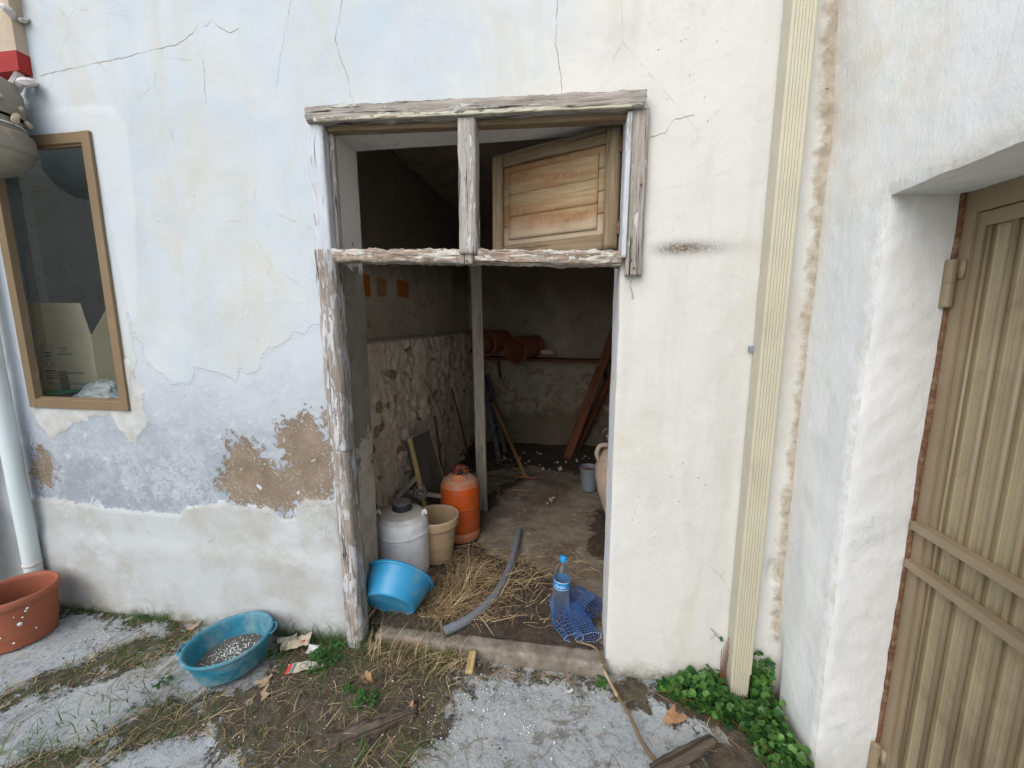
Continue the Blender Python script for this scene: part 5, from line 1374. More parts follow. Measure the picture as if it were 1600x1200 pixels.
mb = MB(); lathe(mb, [(0.0435, 0.152), (0.0438, 0.153), (0.0438, 0.195), (0.0435, 0.196)], B0_, bax2, n=44); mb.build('bottle_label', m_plain('blue_bottle_label', (0.02, 0.22, 0.50), 0.4, 0.4, 0.1), bt)
mb = MB(); lathe(mb, [(0.0442, 0.153), (0.0442, 0.155)], B0_, bax2, n=44); lathe(mb, [(0.0442, 0.192), (0.0442, 0.1945)], B0_, bax2, n=44); mb.build('label_line', M['ink_white'], bt)
mb = MB(); lathe(mb, [(0.016, 0.293), (0.0165, 0.294), (0.0165, 0.315), (0.0155, 0.319), (0, 0.320)], B0_, bax2, n=36); mb.build('bottle_cap', m_plain('blue_cap', (0.01, 0.28, 0.62), 0.35, 0.5, 0.05, bump=0), bt)
def text_mesh(txt, size, m, parent, name, place, extrude=0.0):
    """short lettering turned to a mesh and laid on a surface by place(x, y) -> world point"""
    cu = bpy.data.curves.new('t', 'FONT'); cu.body = txt; cu.size = size; cu.resolution_u = 3
    cu.align_x = 'CENTER'; cu.align_y = 'CENTER'
    ob = bpy.data.objects.new('t', cu); scene.collection.objects.link(ob)
    dg = bpy.context.evaluated_depsgraph_get()
    me = bpy.data.meshes.new_from_object(ob.evaluated_get(dg))
    V = [place(v.co.x, v.co.y) for v in me.vertices]; F = [list(p.vertices) for p in me.polygons]
    bpy.data.objects.remove(ob); bpy.data.curves.remove(cu)
    return link_mesh(name, V, F, m, parent, smooth_=False)
fu, fv, fa = frame_axes(bax2)
def on_bottle(x, y):
    a = -math.pi / 2 - 0.12 + x / 0.044
    d = np.array([math.cos(a), math.sin(a), 0])
    return B0_ + np.array(fa) * (0.173 + y) + d * 0.0450
text_mesh('Oralur', 0.021, M['ink_white'], bt, 'label_lettering', on_bottle)

def net(mb, S, nu, nv, r=0.0, wrap=True, sub=3):
    r = 0.0013
    """knotted net: strands along both directions of the surface S(u, v), u and v in 0..1"""
    for i in range(nu):
        u = i / nu if wrap else i / (nu - 1)
        tube(mb, np.array([S(u, v) for v in np.linspace(0, 1, nv * sub)]), r, 1, 4, raw=True, caps=False)
    for j in range(nv):
        v = j / (nv - 1)
        tube(mb, np.array([S(u, v) for u in np.linspace(0, 1, nu * 2)]), r, 1, 4, raw=True, caps=False)
def sleeve(path, w, h, side, upv=(0, 0, 1)):
    path = np.array(path, float); side = np.array(side, float); side /= np.linalg.norm(side); upv = np.array(upv, float)
    def S(u, v):
        t = v * (len(path) - 1); i = min(int(t), len(path) - 2); f = t - i
        c = path[i] * (1 - f) + path[i + 1] * f
        ww = w[0] + (w[1] - w[0]) * v; hh = h[0] + (h[1] - h[0]) * v
        a = 2 * math.pi * u
        k = 1 + 0.10 * math.sin(3 * a + 5 * v) + 0.05 * math.sin(7 * a - 9 * v)
        return c + side * math.cos(a) * ww * k + upv * math.sin(a) * hh * k
    return S
nt_ = thing('blue_net', (0.0, 1.9, 0.085), 'rumpled sleeve of blue plastic netting beside the water bottle', 'net')
mb = MB()
net(mb, sleeve([B0_ + (0.0, -0.012, 0.075), B0_ + (0.004, -0.03, 0.03), (-0.029, 1.853, 0.110), (0.028, 1.781, 0.100)], (0.048, 0.046), (0.042, 0.020), (1, 0.25, 0), (0, 0.35, 0.94)), 16, 16, 0)
mb.build('net_sleeve', M['net'], nt_)
mb = MB(); net(mb, sleeve([(0.011, 1.972, 0.120), (0.053, 1.891, 0.115), (0.098, 1.790, 0.105)], (0.035, 0.062), (0.025, 0.024), (1, 0.3, 0)), 20, 16, 0); mb.build('net_sleeve', M['net'], nt_)
mb = MB(); net(mb, sleeve([(0.030, 2.060, 0.133), (0.074, 2.020, 0.129), (0.125, 1.955, 0.143)], (0.045, 0.052), (0.048, 0.058), (0.85, 0.5, 0), (0, 0, 1)), 22, 14, 0); mb.build('net_roll', M['net'], nt_)
# melted white ends of the cut strands
mb = MB()
S = sleeve([(0.011, 1.972, 0.120), (0.053, 1.891, 0.115), (0.098, 1.790, 0.105)], (0.035, 0.062), (0.025, 0.024), (1, 0.3, 0))
for i in range(30):
    p = S(i / 30, 1.0); mb2 = lathe(mb, [(0, -0.003), (0.002, 0), (0, 0.004)], p, (0, -1, 0), 5)
S = sleeve([B0_ + (0.0, -0.012, 0.075), B0_ + (0.004, -0.03, 0.03), (-0.029, 1.853, 0.110), (0.028, 1.781, 0.100)], (0.048, 0.046), (0.042, 0.020), (1, 0.25, 0), (0, 0.35, 0.94))
for i in range(26):
    lathe(mb, [(0, -0.003), (0.002, 0), (0, 0.004)], S(i / 26, 1.0), (0, -1, 0), 5)
mb.build('strand_ends', M['ink_white'], nt_)

# ================================================================ logs, leaves, paper
def gz(x, y): return float(ground_z(np.array([x]), np.array([y]))[0])
mb = MB(); beam(mb, (-0.893, 1.204, 0.012), (-0.615, 1.388, 0.020), 0.080, 0.040, step=0.008, rough=0.016, seed=101, chamfer=0.2, gscale=(13, 34, 34), taper=0.6, endcut=0.03, bend=0.006)
tag(mb.build('rotten_plank', M['wood_log'], None), 'thick rotten length of wood lying in the soil in front of the doorway', 'plank')
mb = MB(); beam(mb, (0.304, 1.284, 0.030), (0.546, 1.435, 0.030), 0.038, 0.03, step=0.008, rough=0.008, seed=102, chamfer=0.2, gscale=(7, 45, 45), endcut=0.01)
tag(mb.build('rotten_plank', M['wood_log'], None), 'narrow rotten stick of wood lying below the ivy', 'plank')
mb = MB(); beam(mb, (-0.435, 1.561, 0.050), (-0.445, 1.671, 0.060), 0.035, 0.02, step=0.01, rough=0.002, seed=103)
tag(mb.build('wood_chip', M['wood_stick'], None), 'small yellow chip of wood leaning on the kerb', 'wood chip')
mb = MB(); tube(mb, [(0.147, 1.649, 0.100), (0.165, 1.654, 0.050), (0.210, 1.565, 0.030)], 0.0055, 14, 7, 0.0075, rough=0.001)
tube(mb, [(0.208, 1.571, 0.030), (0.247, 1.497, 0.025), (0.284, 1.391, 0.020), (0.332, 1.316, 0.020)], 0.006, 24, 7, 0.009, mi=1, rough=0.002)
tube(mb, [(0.034, 1.762, 0.100), (0.123, 1.736, 0.100), (0.149, 1.645, 0.110)], 0.004, 14, 6, 0.006, mi=1, rough=0.002)
tag(mb.build('vine_stem', [M['straw'], M['drystem']], None), 'long dead vine stem crossing the concrete from the kerb', 'dead stem')

def leaf(name, c, size, yaw, tilt, label, mat='deadleaf', lobes=True, cup=0.25, stretch=1.0, group=None, cat='dead leaf', roll=0.0):
    """a curled dry leaf with pointed lobes and some thickness of curl"""
    out = []
    nA = 40
    for i in range(nA):
        a = 2 * math.pi * i / nA
        r = 0.55 + (0.45 * max(0, math.cos(2.5 * a)) ** 1.2 if lobes else 0.18 * math.cos(2 * a)) + 0.04 * math.sin(9 * a)
        out.append((a, r))
    V = []; 
    for k in range(5):
        s = k / 4
        for a, r in out:
            x = math.cos(a) * r * s * size * stretch; y = math.sin(a) * r * s * size
            z = cup * (x * x * 0.6 + y * y) / size + 0.03 * size * math.sin(4 * a) * s
            V.append((x, y, z))
    V = np.array(V)
    cr, sr = math.cos(roll), math.sin(roll)
    V = V @ np.array([[1, 0, 0], [0, cr, sr], [0, -sr, cr]])
    ct, st = math.cos(tilt), math.sin(tilt)
    V = V @ np.array([[ct, 0, st], [0, 1, 0], [-st, 0, ct]])
    cy, sy_ = math.cos(yaw), math.sin(yaw)
    V = V @ np.array([[cy, sy_, 0], [-sy_, cy, 0], [0, 0, 1]])
    V[:, 2] -= V[:, 2].min()
    V += np.array([c[0], c[1], gz(c[0], c[1]) + c[2] + 0.010])
    return tag(link_mesh(name, V, gridF(5, nA, True), M[mat]), label, cat, group)
LG = 'fallen dry leaves in the yard'
for p, s, yw, ti, lb, mt, lo, cu_, st_ in (
    ((0.429, 1.529, 0.000), 0.050, 1.2, 0.05, 'orange brown star-shaped dead leaf on the concrete beside the ivy', 'deadleaf', True, 0.15, 1.1),
    ((-0.860, 1.460, 0.000), 0.045, 1.4, -1.15, 'orange curled dead leaf standing up among the weeds', 'deadleaf', False, 0.6, 1.4),
    ((-0.897, 1.468, 0.000), 0.030, 0.6, -0.9, 'small tan dead leaf beside the upright orange leaf', 'paleleaf', False, 0.5, 1.3),
    ((-1.305, 1.348, 0.000), 0.042, 1.35, 0.12, 'pale curled dead leaf on the soil below the blue basin', 'paleleaf', True, 0.3, 1.3),
    ((-1.342, 1.418, 0.000), 0.040, 0.9, 0.2, 'small pale dead leaf just above the larger pale one under the basin', 'paleleaf', True, 0.4, 1.0),
    ((-0.955, 1.660, 0.000), 0.050, -0.3, 0.3, 'tan folded dead leaf below the blue tub', 'paleleaf', True, 0.5, 1.2),
    ((-0.856, 1.613, 0.000), 0.035, -0.9, 0.2, 'small crumpled tan leaf just right of the folded one', 'paleleaf', False, 0.5, 1.6),
    ((-1.937, 1.648, 0.000), 0.030, 0.8, 0.35, 'tan dead leaf against the wall left of the blue basin', 'paleleaf', True, 0.4, 1.3),
    ((-0.641, 1.382, 0.010), 0.020, 1.0, 0.4, 'reddish curled leaf on top of the rotten wood', 'deadleaf', False, 0.7, 1.8),
    ((-0.669, 1.598, 0.000), 0.028, 0.2, 0.3, 'small pale pinkish leaf in the dry grass by the kerb', 'paleleaf', False, 0.4, 1.2),
    ((0.009, 1.573, 0.000), 0.018, 0.4, 0.2, 'small white leaf fragment on the concrete before the kerb', 'paperw', False, 0.5, 1.3)):
    leaf('dead_leaf', p, s, yw, ti, lb, mt, lo, cu_, st_, LG)

def scrap(c, w, h, yaw, mat, label, seed, curl=0.02, tilt=0.15):
    n, m_ = 14, 8
    V = []
    for i in range(n):
        for j in range(m_):
            x = (i / (n - 1) - 0.5) * w; y = (j / (m_ - 1) - 0.5) * h
            V.append((x, y, 0))
    V = np.array(V)
    e = fbm(V, 22, 3, seed) * 0.012
    V[:, 1] += e * (np.abs(V[:, 1]) > h * 0.4); V[:, 0] += fbm(V, 22, 3, seed + 5) * 0.014 * (np.abs(V[:, 0]) > w * 0.42)
    V[:, 2] += fbm(V, 14, 3, seed + 9) * curl + curl * 0.8 + fbm(V, 60, 3, seed + 11) * curl * 0.45
    V[:, 2] += (V[:, 1] + h / 2) * tilt
    return V, yaw, c
def place_scrap(name, c, w, h, yaw, mat, label, cat, seed, curl=0.02, tilt=0.15):
    V, yaw, c = scrap(c, w, h, yaw, mat, label, seed, curl, tilt)
    cy, sy_ = math.cos(yaw), math.sin(yaw)
    R2 = np.array([[cy, sy_, 0], [-sy_, cy, 0], [0, 0, 1]])
    base = np.array([c[0], c[1], gz(c[0], c[1]) + c[2]])
    me_ = V @ R2 + base
    o = link_mesh(name, me_, gridF(14, 8), M[mat])
    def put(x, y, dz=0.002):
        t = np.array([[x, y, 0.0]])
        z = fbm(t, 14, 3, seed + 9)[0] * curl + curl * 0.8 + (y + h / 2) * tilt + dz
        return (np.array([x, y, z]) @ R2) + base
    return tag(o, label, cat), put
o, put = place_scrap('cardboard_scrap', (-1.203, 1.507, 0.015), 0.15, 0.036, 0.42, 'paper', 'torn strip of pale cardboard with a red and blue stripe and blue letters', 'cardboard scrap', 31, 0.008, 0.5)
o.name = 'cardboard_scrap'
def quad(put, pts, m, name, parent):
    V = [put(x, y) for x, y in pts]; return link_mesh(name, V, [[0, 1, 2, 3]], m, parent, smooth_=False)
quad(put, [(-0.080, -0.018), (-0.066, -0.018), (-0.052, 0.018), (-0.066, 0.018)], M['ink_red'], 'red_stripe', o)
quad(put, [(-0.061, -0.018), (-0.050, -0.018), (-0.036, 0.018), (-0.047, 0.018)], M['ink'], 'blue_stripe', o)
text_mesh('CRU', 0.034, M['ink'], o, 'blue_lettering', lambda x, y: put(x + 0.012, y))
o, put = place_scrap('wrapper_scrap', (-1.316, 1.606, 0.012), 0.13, 0.055, 0.3, 'paper', 'crumpled cream wrapper with a red mark at the foot of the wall', 'wrapper', 33, 0.035, 0.35)
quad(put, [(0.012, -0.008), (0.042, -0.006), (0.044, 0.004), (0.014, 0.002)], M['ink_red'], 'red_mark', o)
place_scrap('plastic_scrap', (-1.386, 1.631, 0.020), 0.09, 0.03, 0.7, 'paperw', 'clear white plastic scrap on top of the cream wrapper', 'plastic scrap', 35, 0.03, 0.3)
place_scrap('plastic_scrap', (-1.217, 1.589, 0.020), 0.05, 0.04, 0.2, 'paperw', 'tiny white plastic scrap between the wrapper and the green weed', 'plastic scrap', 37, 0.02, 0.3)

# ================================================================ weeds, grass, straw
def inst(Vt, Ft, pos, yaw, pitch, roll, scale):
    """many copies of a small template as one vertex list"""
    n = len(pos); k = len(Vt)
    cy, sy_ = np.cos(yaw), np.sin(yaw); cp, sp_ = np.cos(pitch), np.sin(pitch); cr, sr = np.cos(roll), np.sin(roll)
    V = np.asarray(Vt)[None] * (scale[:, None, None] if scale.ndim == 1 else scale[:, None, :])
    x, y, z = V[..., 0], V[..., 1], V[..., 2]
    y, z = y * cr[:, None] - z * sr[:, None], y * sr[:, None] + z * cr[:, None]
    x, z = x * cp[:, None] - z * sp_[:, None], x * sp_[:, None] + z * cp[:, None]
    x, y = x * cy[:, None] - y * sy_[:, None], x * sy_[:, None] + y * cy[:, None]
    V = np.stack([x, y, z], -1) + pos[:, None, :]
    F = [[int(i) + a * k for i in f] for a in range(n) for f in Ft]
    return V.reshape(-1, 3), F

def blades(pos, yaw, elev, L, w, droop, seg=5):
    n = len(pos); t = np.linspace(0, 1, seg)[None]
    hx, hy = np.cos(yaw)[:, None], np.sin(yaw)[:, None]
    e = elev[:, None] - droop[:, None] * t
    ds = L[:, None] / (seg - 1)
    ex = np.cumsum(np.cos(e) * ds, 1) - np.cos(e) * ds; ez = np.cumsum(np.sin(e) * ds, 1) - np.sin(e) * ds
    side = 0.25 * np.sin(t * 3 + yaw[:, None] * 7) * L[:, None] * 0.25
    cx = pos[:, 0:1] + hx * ex - hy * side; cy = pos[:, 1:2] + hy * ex + hx * side; cz = np.maximum(pos[:, 2:3] + ez, pos[:, 2:3] * 0 + 0.002 + pos[:, 2:3])
    ww = w[:, None] * (1 - t ** 2 * 0.85) / 2
    V = np.stack([np.stack([cx - hy * ww, cy + hx * ww, cz + ww * 0.4], -1), np.stack([cx + hy * ww, cy - hx * ww, cz - ww * 0.4], -1)], 2)
    F = []
    for a in range(n):
        b = a * seg * 2
        for i in range(seg - 1): F.append([b + 2 * i, b + 2 * i + 1, b + 2 * i + 3, b + 2 * i + 2])
    return V.reshape(-1, 3), F

def spots(poly, n):
    p = np.array(poly); lo, hi = p.min(0), p.max(0); out = np.zeros((0, 2))
    while len(out) < n:
        q = rng.uniform(lo, hi, (n * 3, 2)); q = q[sdf(q[:, 0], q[:, 1], poly) > 0]; out = np.vstack([out, q])
    return out[:n]
def on_ground(q, dz=0.0):
    return np.column_stack([q, ground_z(q[:, 0], q[:, 1]) + dz])
def tuft(c, n, rad): 
    return np.array(c)[:2] + rng.normal(0, rad, (n, 2))

def put_blades(name, mat, groups, label, cat):
    VV, FF, n0 = [], [], 0
    for pos, L, w, e0, e1, dr, yw in groups:
        n = len(pos)
        yaw = rng.uniform(0, 2 * math.pi, n) if yw is None else rng.normal(yw[0], yw[1], n)
        V, F = blades(pos, yaw, rng.uniform(e0, e1, n), L * (0.3 + 0.7 * rng.random(n) ** 1.6), w * (0.45 + 0.75 * rng.random(n) ** 2), rng.uniform(dr * 0.4, dr, n))
        VV.append(V); FF += [[i + n0 for i in f] for f in F]; n0 += len(V)
    V = np.concatenate(VV); V[:, 1] = np.where((V[:, 1] > 1.675) & (V[:, 0] < -1.0) & (V[:, 0] > -4), 1.675 - 0.1 * (V[:, 1] - 1.675), V[:, 1])
    return tag(link_mesh(name, V, FF, M[mat]), label, cat, kind='stuff')
W_ALL = [SOIL_A, SOIL_B, SOIL_C, SOIL_E, SOIL_F, SOIL_G]
G = []
def T_(c, n, rad, L, w=0.004, e0=0.7, e1=1.5, dr=1.6, yw=None): G.append((on_ground(tuft(c, n, rad), 0.005), L, w, e0, e1, dr, yw))
for px_, n, rad, L in (((-1.129, 1.773, 0.000), 150, 0.05, 0.18), ((-1.253, 1.723, -0.000), 120, 0.055, 0.17), ((-1.389, 1.711, -0.000), 70, 0.05, 0.17), ((-0.974, 1.797, 0.000), 130, 0.05, 0.17), ((-0.863, 1.748, 0.000), 110, 0.05, 0.15), ((-1.063, 1.559, 0.000), 90, 0.07, 0.11),
                       ((-0.774, 1.700, 0.000), 170, 0.06, 0.14), ((-0.600, 1.668, 0.000), 170, 0.055, 0.14), ((-1.437, 1.726, 0.000), 25, 0.03, 0.17), ((-0.993, 1.607, 0.000), 60, 0.07, 0.10),
                       ((-2.271, 1.691, 0.000), 80, 0.07, 0.08), ((-2.154, 1.695, 0.000), 60, 0.03, 0.14), ((-2.618, 1.741, 0.000), 50, 0.09, 0.08), ((-2.849, 1.733, 0.000), 40, 0.06, 0.10),
                       ((-1.971, 1.495, 0.000), 60, 0.08, 0.07), ((-1.862, 1.315, 0.000), 60, 0.10, 0.09), ((-1.937, 1.197, 0.000), 40, 0.10, 0.09), ((-1.845, 1.066, 0.000), 60, 0.09, 0.10), ((-1.989, 0.997, 0.000), 60, 0.06, 0.12),
                       ((-1.387, 1.546, 0.000), 60, 0.04, 0.11), ((-1.006, 1.416, 0.000), 40, 0.08, 0.08), ((-0.541, 1.233, 0.000), 40, 0.05, 0.12), ((-0.754, 1.177, 0.000), 25, 0.03, 0.12), ((-1.891, 1.589, 0.000), 20, 0.03, 0.10),
                       ((-0.593, 1.748, 0.000), 60, 0.04, 0.11), ((-1.068, 1.129, 0.000), 30, 0.05, 0.09), ((-0.680, 1.548, 0.000), 60, 0.08, 0.08), ((0.178, 1.647, 0.000), 15, 0.02, 0.05)):
    T_(px_, n, rad, L)
for poly, n, L in ((SOIL_A, 900, 0.055), (SOIL_B, 420, 0.05), (SOIL_C, 420, 0.055), (SOIL_E, 420, 0.05), (SOIL_G, 120, 0.04)):
    G.append((on_ground(spots(poly, n), 0.004), L, 0.0035, 0.3, 1.4, 1.6, None))
put_blades('grass', 'grass', G, 'green grass growing in the soil along the wall and in the joints of the yard', 'grass')
G = []
G.append((on_ground(spots([(-1.0, 1.58), (-0.50, 1.54), (-0.45, 1.69), (-1.0, 1.70)], 330), 0.03), 0.15, 0.003, 0.3, 1.3, 1.0, None))
G.append((on_ground(spots([(-2.9, 1.0), (-1.6, 1.1), (-1.6, 1.6), (-2.9, 1.7)], 420), 0.003), 0.06, 0.002, 0.0, 0.3, 0.5, None))
for poly, n, L in ((SOIL_A, 1100, 0.12), (SOIL_B, 420, 0.08), (SOIL_C, 520, 0.09), (SOIL_E, 160, 0.07), (SOIL_G, 200, 0.08), (SOIL_F, 120, 0.07)):
    G.append((on_ground(spots(poly, n), 0.006), L, 0.0026, 0.0, 0.7, 0.8, None))
for px_, n, rad, L in (((-0.612, 1.705, 0.000), 140, 0.07, 0.16), ((-0.751, 1.645, 0.000), 120, 0.07, 0.16), ((-0.839, 1.558, 0.000), 80, 0.09, 0.14), ((-1.956, 1.421, 0.000), 110, 0.09, 0.11), ((-1.993, 1.686, 0.000), 30, 0.03, 0.12), ((-1.301, 1.324, 0.000), 40, 0.08, 0.12)):
    T_(px_, n, rad, L, 0.0026, 0.1, 1.2, 1.2)
put_blades('dry_grass', 'straw', G, 'dry straw-coloured grass lying over the soil of the yard', 'dry grass')
G = []
def RF(c, n, rad, L, w=0.003, e0=0.0, e1=0.35, dr=0.4, z=0.095, yw=None):
    q = tuft(c, n, rad); q = q[(q[:, 0] > -1.02) & (q[:, 0] < 0.14) & (q[:, 1] > 1.80)]
    G.append((np.column_stack([q, np.full(len(q), z) + rng.uniform(0, 0.02, len(q))]), L, w, e0, e1, dr, yw))
RF((-0.616, 2.066, 0.090), 520, 0.14, 0.20); RF((-0.510, 2.267, 0.090), 300, 0.15, 0.18); RF((-0.724, 1.840, 0.090), 300, 0.09, 0.18); RF((-0.199, 2.315, 0.090), 200, 0.12, 0.15)
RF((-0.540, 1.799, 0.090), 300, 0.10, 0.18); RF((-0.123, 1.841, 0.090), 160, 0.22, 0.10, z=0.09); RF((-0.643, 2.387, 0.090), 350, 0.16, 0.10)
RF((-0.593, 2.013, 0.090), 130, 0.035, 0.26, 0.0036, 0.5, 1.35, 0.5); RF((-0.639, 1.901, 0.090), 60, 0.06, 0.24, 0.0036, 0.2, 0.9, 0.4); RF((-0.327, 2.110, 0.090), 60, 0.08, 0.2, 0.0034, 0.1, 0.6, 0.4)
RF((0.034, 2.351, 0.090), 70, 0.08, 0.14)
RF((-0.580, 2.071, 0.090), 900, 0.17, 0.05, w=0.002, z=0.088); RF((-0.691, 1.845, 0.090), 450, 0.10, 0.05, w=0.002, z=0.088)
put_blades('straw', 'straw', G, 'loose dry straw scattered over the floor just inside the doorway', 'straw')

# twigs on the ground and floor
mb = MB()
def twig(mb, c, L, r, z):
    a = random.random() * 6.28; p = [np.array([c[0], c[1], z])]
    for k in range(4):
        a += random.uniform(-0.5, 0.5); p.append(p[-1] + np.array([math.cos(a), math.sin(a), random.uniform(-0.1, 0.12)]) * L / 4)
    for q in p: q[2] = max(q[2], z)
    tube(mb, p, r, 9, 5, r * 0.5)
for poly, n in ((SOIL_A, 70), (SOIL_C, 16), (SOIL_B, 14), (SOIL_F, 26), (SOIL_G, 12)):
    for q in spots(poly, n): twig(mb, q, random.uniform(0.05, 0.20), random.uniform(0.001, 0.0026), gz(*q) + 0.014)
for q in spots([(-0.4, 1.25), (0.5, 1.25), (0.5, 1.66), (-0.4, 1.66)], 22): twig(mb, q, random.uniform(0.03, 0.14), random.uniform(0.0008, 0.0018), gz(*q) + 0.004)
tag(mb.build('twigs', M['drystem'], None), 'thin dry twigs littering the soil of the yard', 'twigs', kind='stuff')
mb = MB()
for q in spots(FSOIL[0], 40) * np.array([1, 1]): 
    if q[1] > 1.8 and -1 < q[0] < 0.12: twig(mb, q, random.uniform(0.04, 0.16), random.uniform(0.001, 0.002), 0.10)
for q in spots([(-0.80, 3.2), (-0.45, 3.2), (-0.35, 4.1), (-1.0, 4.1)], 40): twig(mb, q, random.uniform(0.08, 0.35), random.uniform(0.002, 0.006), 0.11 + random.random() * 0.05)
for q in spots([(0.0, 2.3), (0.14, 2.3), (0.12, 3.4), (-0.05, 3.4)], 12): twig(mb, q, random.uniform(0.04, 0.1), random.uniform(0.001, 0.003), 0.10)
tag(mb.build('floor_twigs', M['drystem'], None), 'sticks and twigs littering the storeroom floor behind the gas bottle', 'twigs', kind='stuff')

# chips of lime and stone
octV = np.array([(1, 0, 0), (-1, 0, 0), (0, 1, 0), (0, -1, 0), (0, 0, 1), (0, 0, -1), (0.7, 0.7, 0.3)], float)
octF = [(0, 6, 4), (6, 2, 4), (2, 1, 4), (1, 3, 4), (3, 0, 4), (0, 5, 6), (6, 5, 2), (2, 5, 1), (1, 5, 3), (3, 5, 0)]
def chips(name, mat, lots, label, cat):
    VV, FF, n0 = [], [], 0
    for pos, s0, s1 in lots:
        n = len(pos)
        sc = rng.uniform(s0, s1, (n, 1)) * rng.uniform(0.4, 1.2, (n, 3)); big = rng.random(n) < 0.06; sc[big] *= 1.9
        V, F = inst(octV, octF, pos, rng.uniform(0, 6.28, n), rng.uniform(-0.5, 0.5, n), rng.uniform(-0.5, 0.5, n), sc)
        VV.append(V); FF += [[i + n0 for i in f] for f in F]; n0 += len(V)
    return tag(link_mesh(name, np.concatenate(VV), FF, M[mat], smooth_=False), label, cat, kind='stuff')
YARD = [(-2.6, 0.9), (-0.6, 1.0), (0.7, 1.35), (0.75, 1.67), (-1.0, 1.68), (-3.0, 1.70)]
tgt = [((-0.334, 1.520, 0.000)[:2], 0.07, 150), ((-0.135, 1.632, 0.000)[:2], 0.12, 120), ((-0.482, 1.314, 0.000)[:2], 0.05, 70), ((-0.502, 1.262, 0.000)[:2], 0.04, 60), ((-0.150, 1.378, 0.000)[:2], 0.02, 40), ((-2.357, 1.475, 0.000)[:2], 0.06, 60), ((-2.373, 1.558, -0.000)[:2], 0.06, 40), ((-2.120, 1.512, 0.000)[:2], 0.08, 50), ((-0.451, 1.583, 0.000)[:2], 0.05, 60)]
lots = [(on_ground(spots(SOIL_A, 260), 0.014), 0.0012, 0.0032), (on_ground(spots(YARD, 320), 0.003), 0.0008, 0.0026)]
for c_, r, n in tgt: lots.append((on_ground(tuft(c_, n, r), 0.006), 0.001, 0.0034))
qf = spots([(-0.95, 1.80), (0.12, 1.80), (0.10, 2.6), (-0.6, 4.0), (0.1, 4.0)], 200); lots.append((np.column_stack([qf, np.full(200, 0.092)]), 0.0009, 0.003))
qb = rng.normal(0, 0.045, (420, 2)); qb = qb[np.hypot(qb[:, 0], qb[:, 1]) < 0.125]
zb_ = bc0[2] + 0.046 + 0.07 * qb[:, 0]
scb = rng.uniform(0.001, 0.0042, (len(qb), 1)) * rng.uniform(0.4, 1.2, (len(qb), 3))
Vb, Fb = inst(octV, octF, np.column_stack([bc0[0] + qb[:, 0] - 0.002, bc0[1] + qb[:, 1], zb_]), rng.uniform(0, 6.28, len(qb)), rng.uniform(-0.5, 0.5, len(qb)), rng.uniform(-0.5, 0.5, len(qb)), scb)
tag(link_mesh('gravel_chips', Vb, Fb, M['pebble'], basin, smooth_=False), kind='stuff')
chips('lime_chips', 'pebble', lots, 'white chips of fallen limewash scattered on the ground and the room floor', 'chips')
lots = [(on_ground(spots(YARD, 1500), 0.002), 0.0008, 0.003), (on_ground(spots(SOIL_A, 1600), 0.012), 0.001, 0.0045), (on_ground(spots(SOIL_F, 700), 0.012), 0.001, 0.004), (on_ground(spots(SOIL_G, 400), 0.012), 0.001, 0.004), (on_ground(spots(SOIL_C, 500), 0.010), 0.001, 0.004), (on_ground(spots(SOIL_B, 400), 0.010), 0.001, 0.004)]
qf = spots([(-0.95, 1.80), (0.14, 1.80), (0.14, 2.2), (-0.5, 2.4), (-0.9, 2.2)], 1500); lots.append((np.column_stack([qf, np.full(1500, 0.094)]), 0.0009, 0.0045))
chips('soil_crumbs', 'grit', lots, 'dark crumbs of soil on the yard and just inside the threshold', 'soil crumbs')
lots = [(np.column_stack([q_, np.full(len(q_), 0.095)]), 0.008, 0.03) for q_ in (spots([(-0.3, 3.2), (0.12, 3.2), (0.12, 3.5), (-0.1, 3.5)], 4), spots([(-0.8, 3.9), (0.3, 4.1), (0.2, 4.6), (-0.9, 4.5)], 30), spots([(-1.1, 2.5), (-1.0, 2.5), (-1.0, 4), (-1.15, 4)], 25))]
chips('rubble_stones', 'jarclay', lots, 'loose stones along the foot of the storeroom walls', 'stones')

# ---- weeds with lobed leaves
def weed(c, R, n, label, seed, h=0.06):
    r_ = np.random.default_rng(seed)
    t = thing('green_weed', (c[0], c[1], gz(c[0], c[1])), label, 'weed', 'leafy weeds in the soil')
    st = MB(); VV, FF, n0 = [], [], 0
    lobe = [(0, 0, 0)]
    for i in range(18):
        a = -2.5 + 5.0 * i / 17; rr = 0.62 + 0.38 * abs(math.cos(a * 2.1)); lobe.append((math.cos(a) * rr + 0.45, math.sin(a) * rr * 0.95, 0.12 * math.cos(a * 4)))
    Ft = [(0, i, i + 1) for i in range(1, 18)]
    for k in range(n):
        a = r_.uniform(0, 6.28); d = R * math.sqrt(r_.uniform(0.02, 1)); b = np.array([c[0] + r_.normal(0, 0.008), c[1] + r_.normal(0, 0.008), gz(c[0], c[1]) + 0.004])
        e = np.array([c[0] + math.cos(a) * d, c[1] + math.sin(a) * d, b[2] + h * r_.uniform(0.35, 1.0) * (1.1 - 0.5 * d / R)])
        mid_ = (b + e) / 2 + np.array([0, 0, 0.014]); tube(st, [b, mid_, e], 0.0009, 6, 4)
        m = 3 + int(r_.integers(0, 3))
        for q in range(m):
            an = a + (q - (m - 1) / 2) * 0.85; p0 = e - (e - mid_) * 0.16 * abs(q - (m - 1) / 2)
            V, F = inst(lobe, Ft, p0[None], np.array([an]), np.array([r_.uniform(-0.4, 0.3)]), np.array([r_.uniform(-0.5, 0.5)]), np.array([r_.uniform(0.004, 0.0085)]))
            VV.append(V); FF += [[i + n0 for i in f] for f in F]; n0 += len(V)
    st.build('stalks', M['weed'], t); link_mesh('leaves', np.concatenate(VV), FF, M['weed'], t)
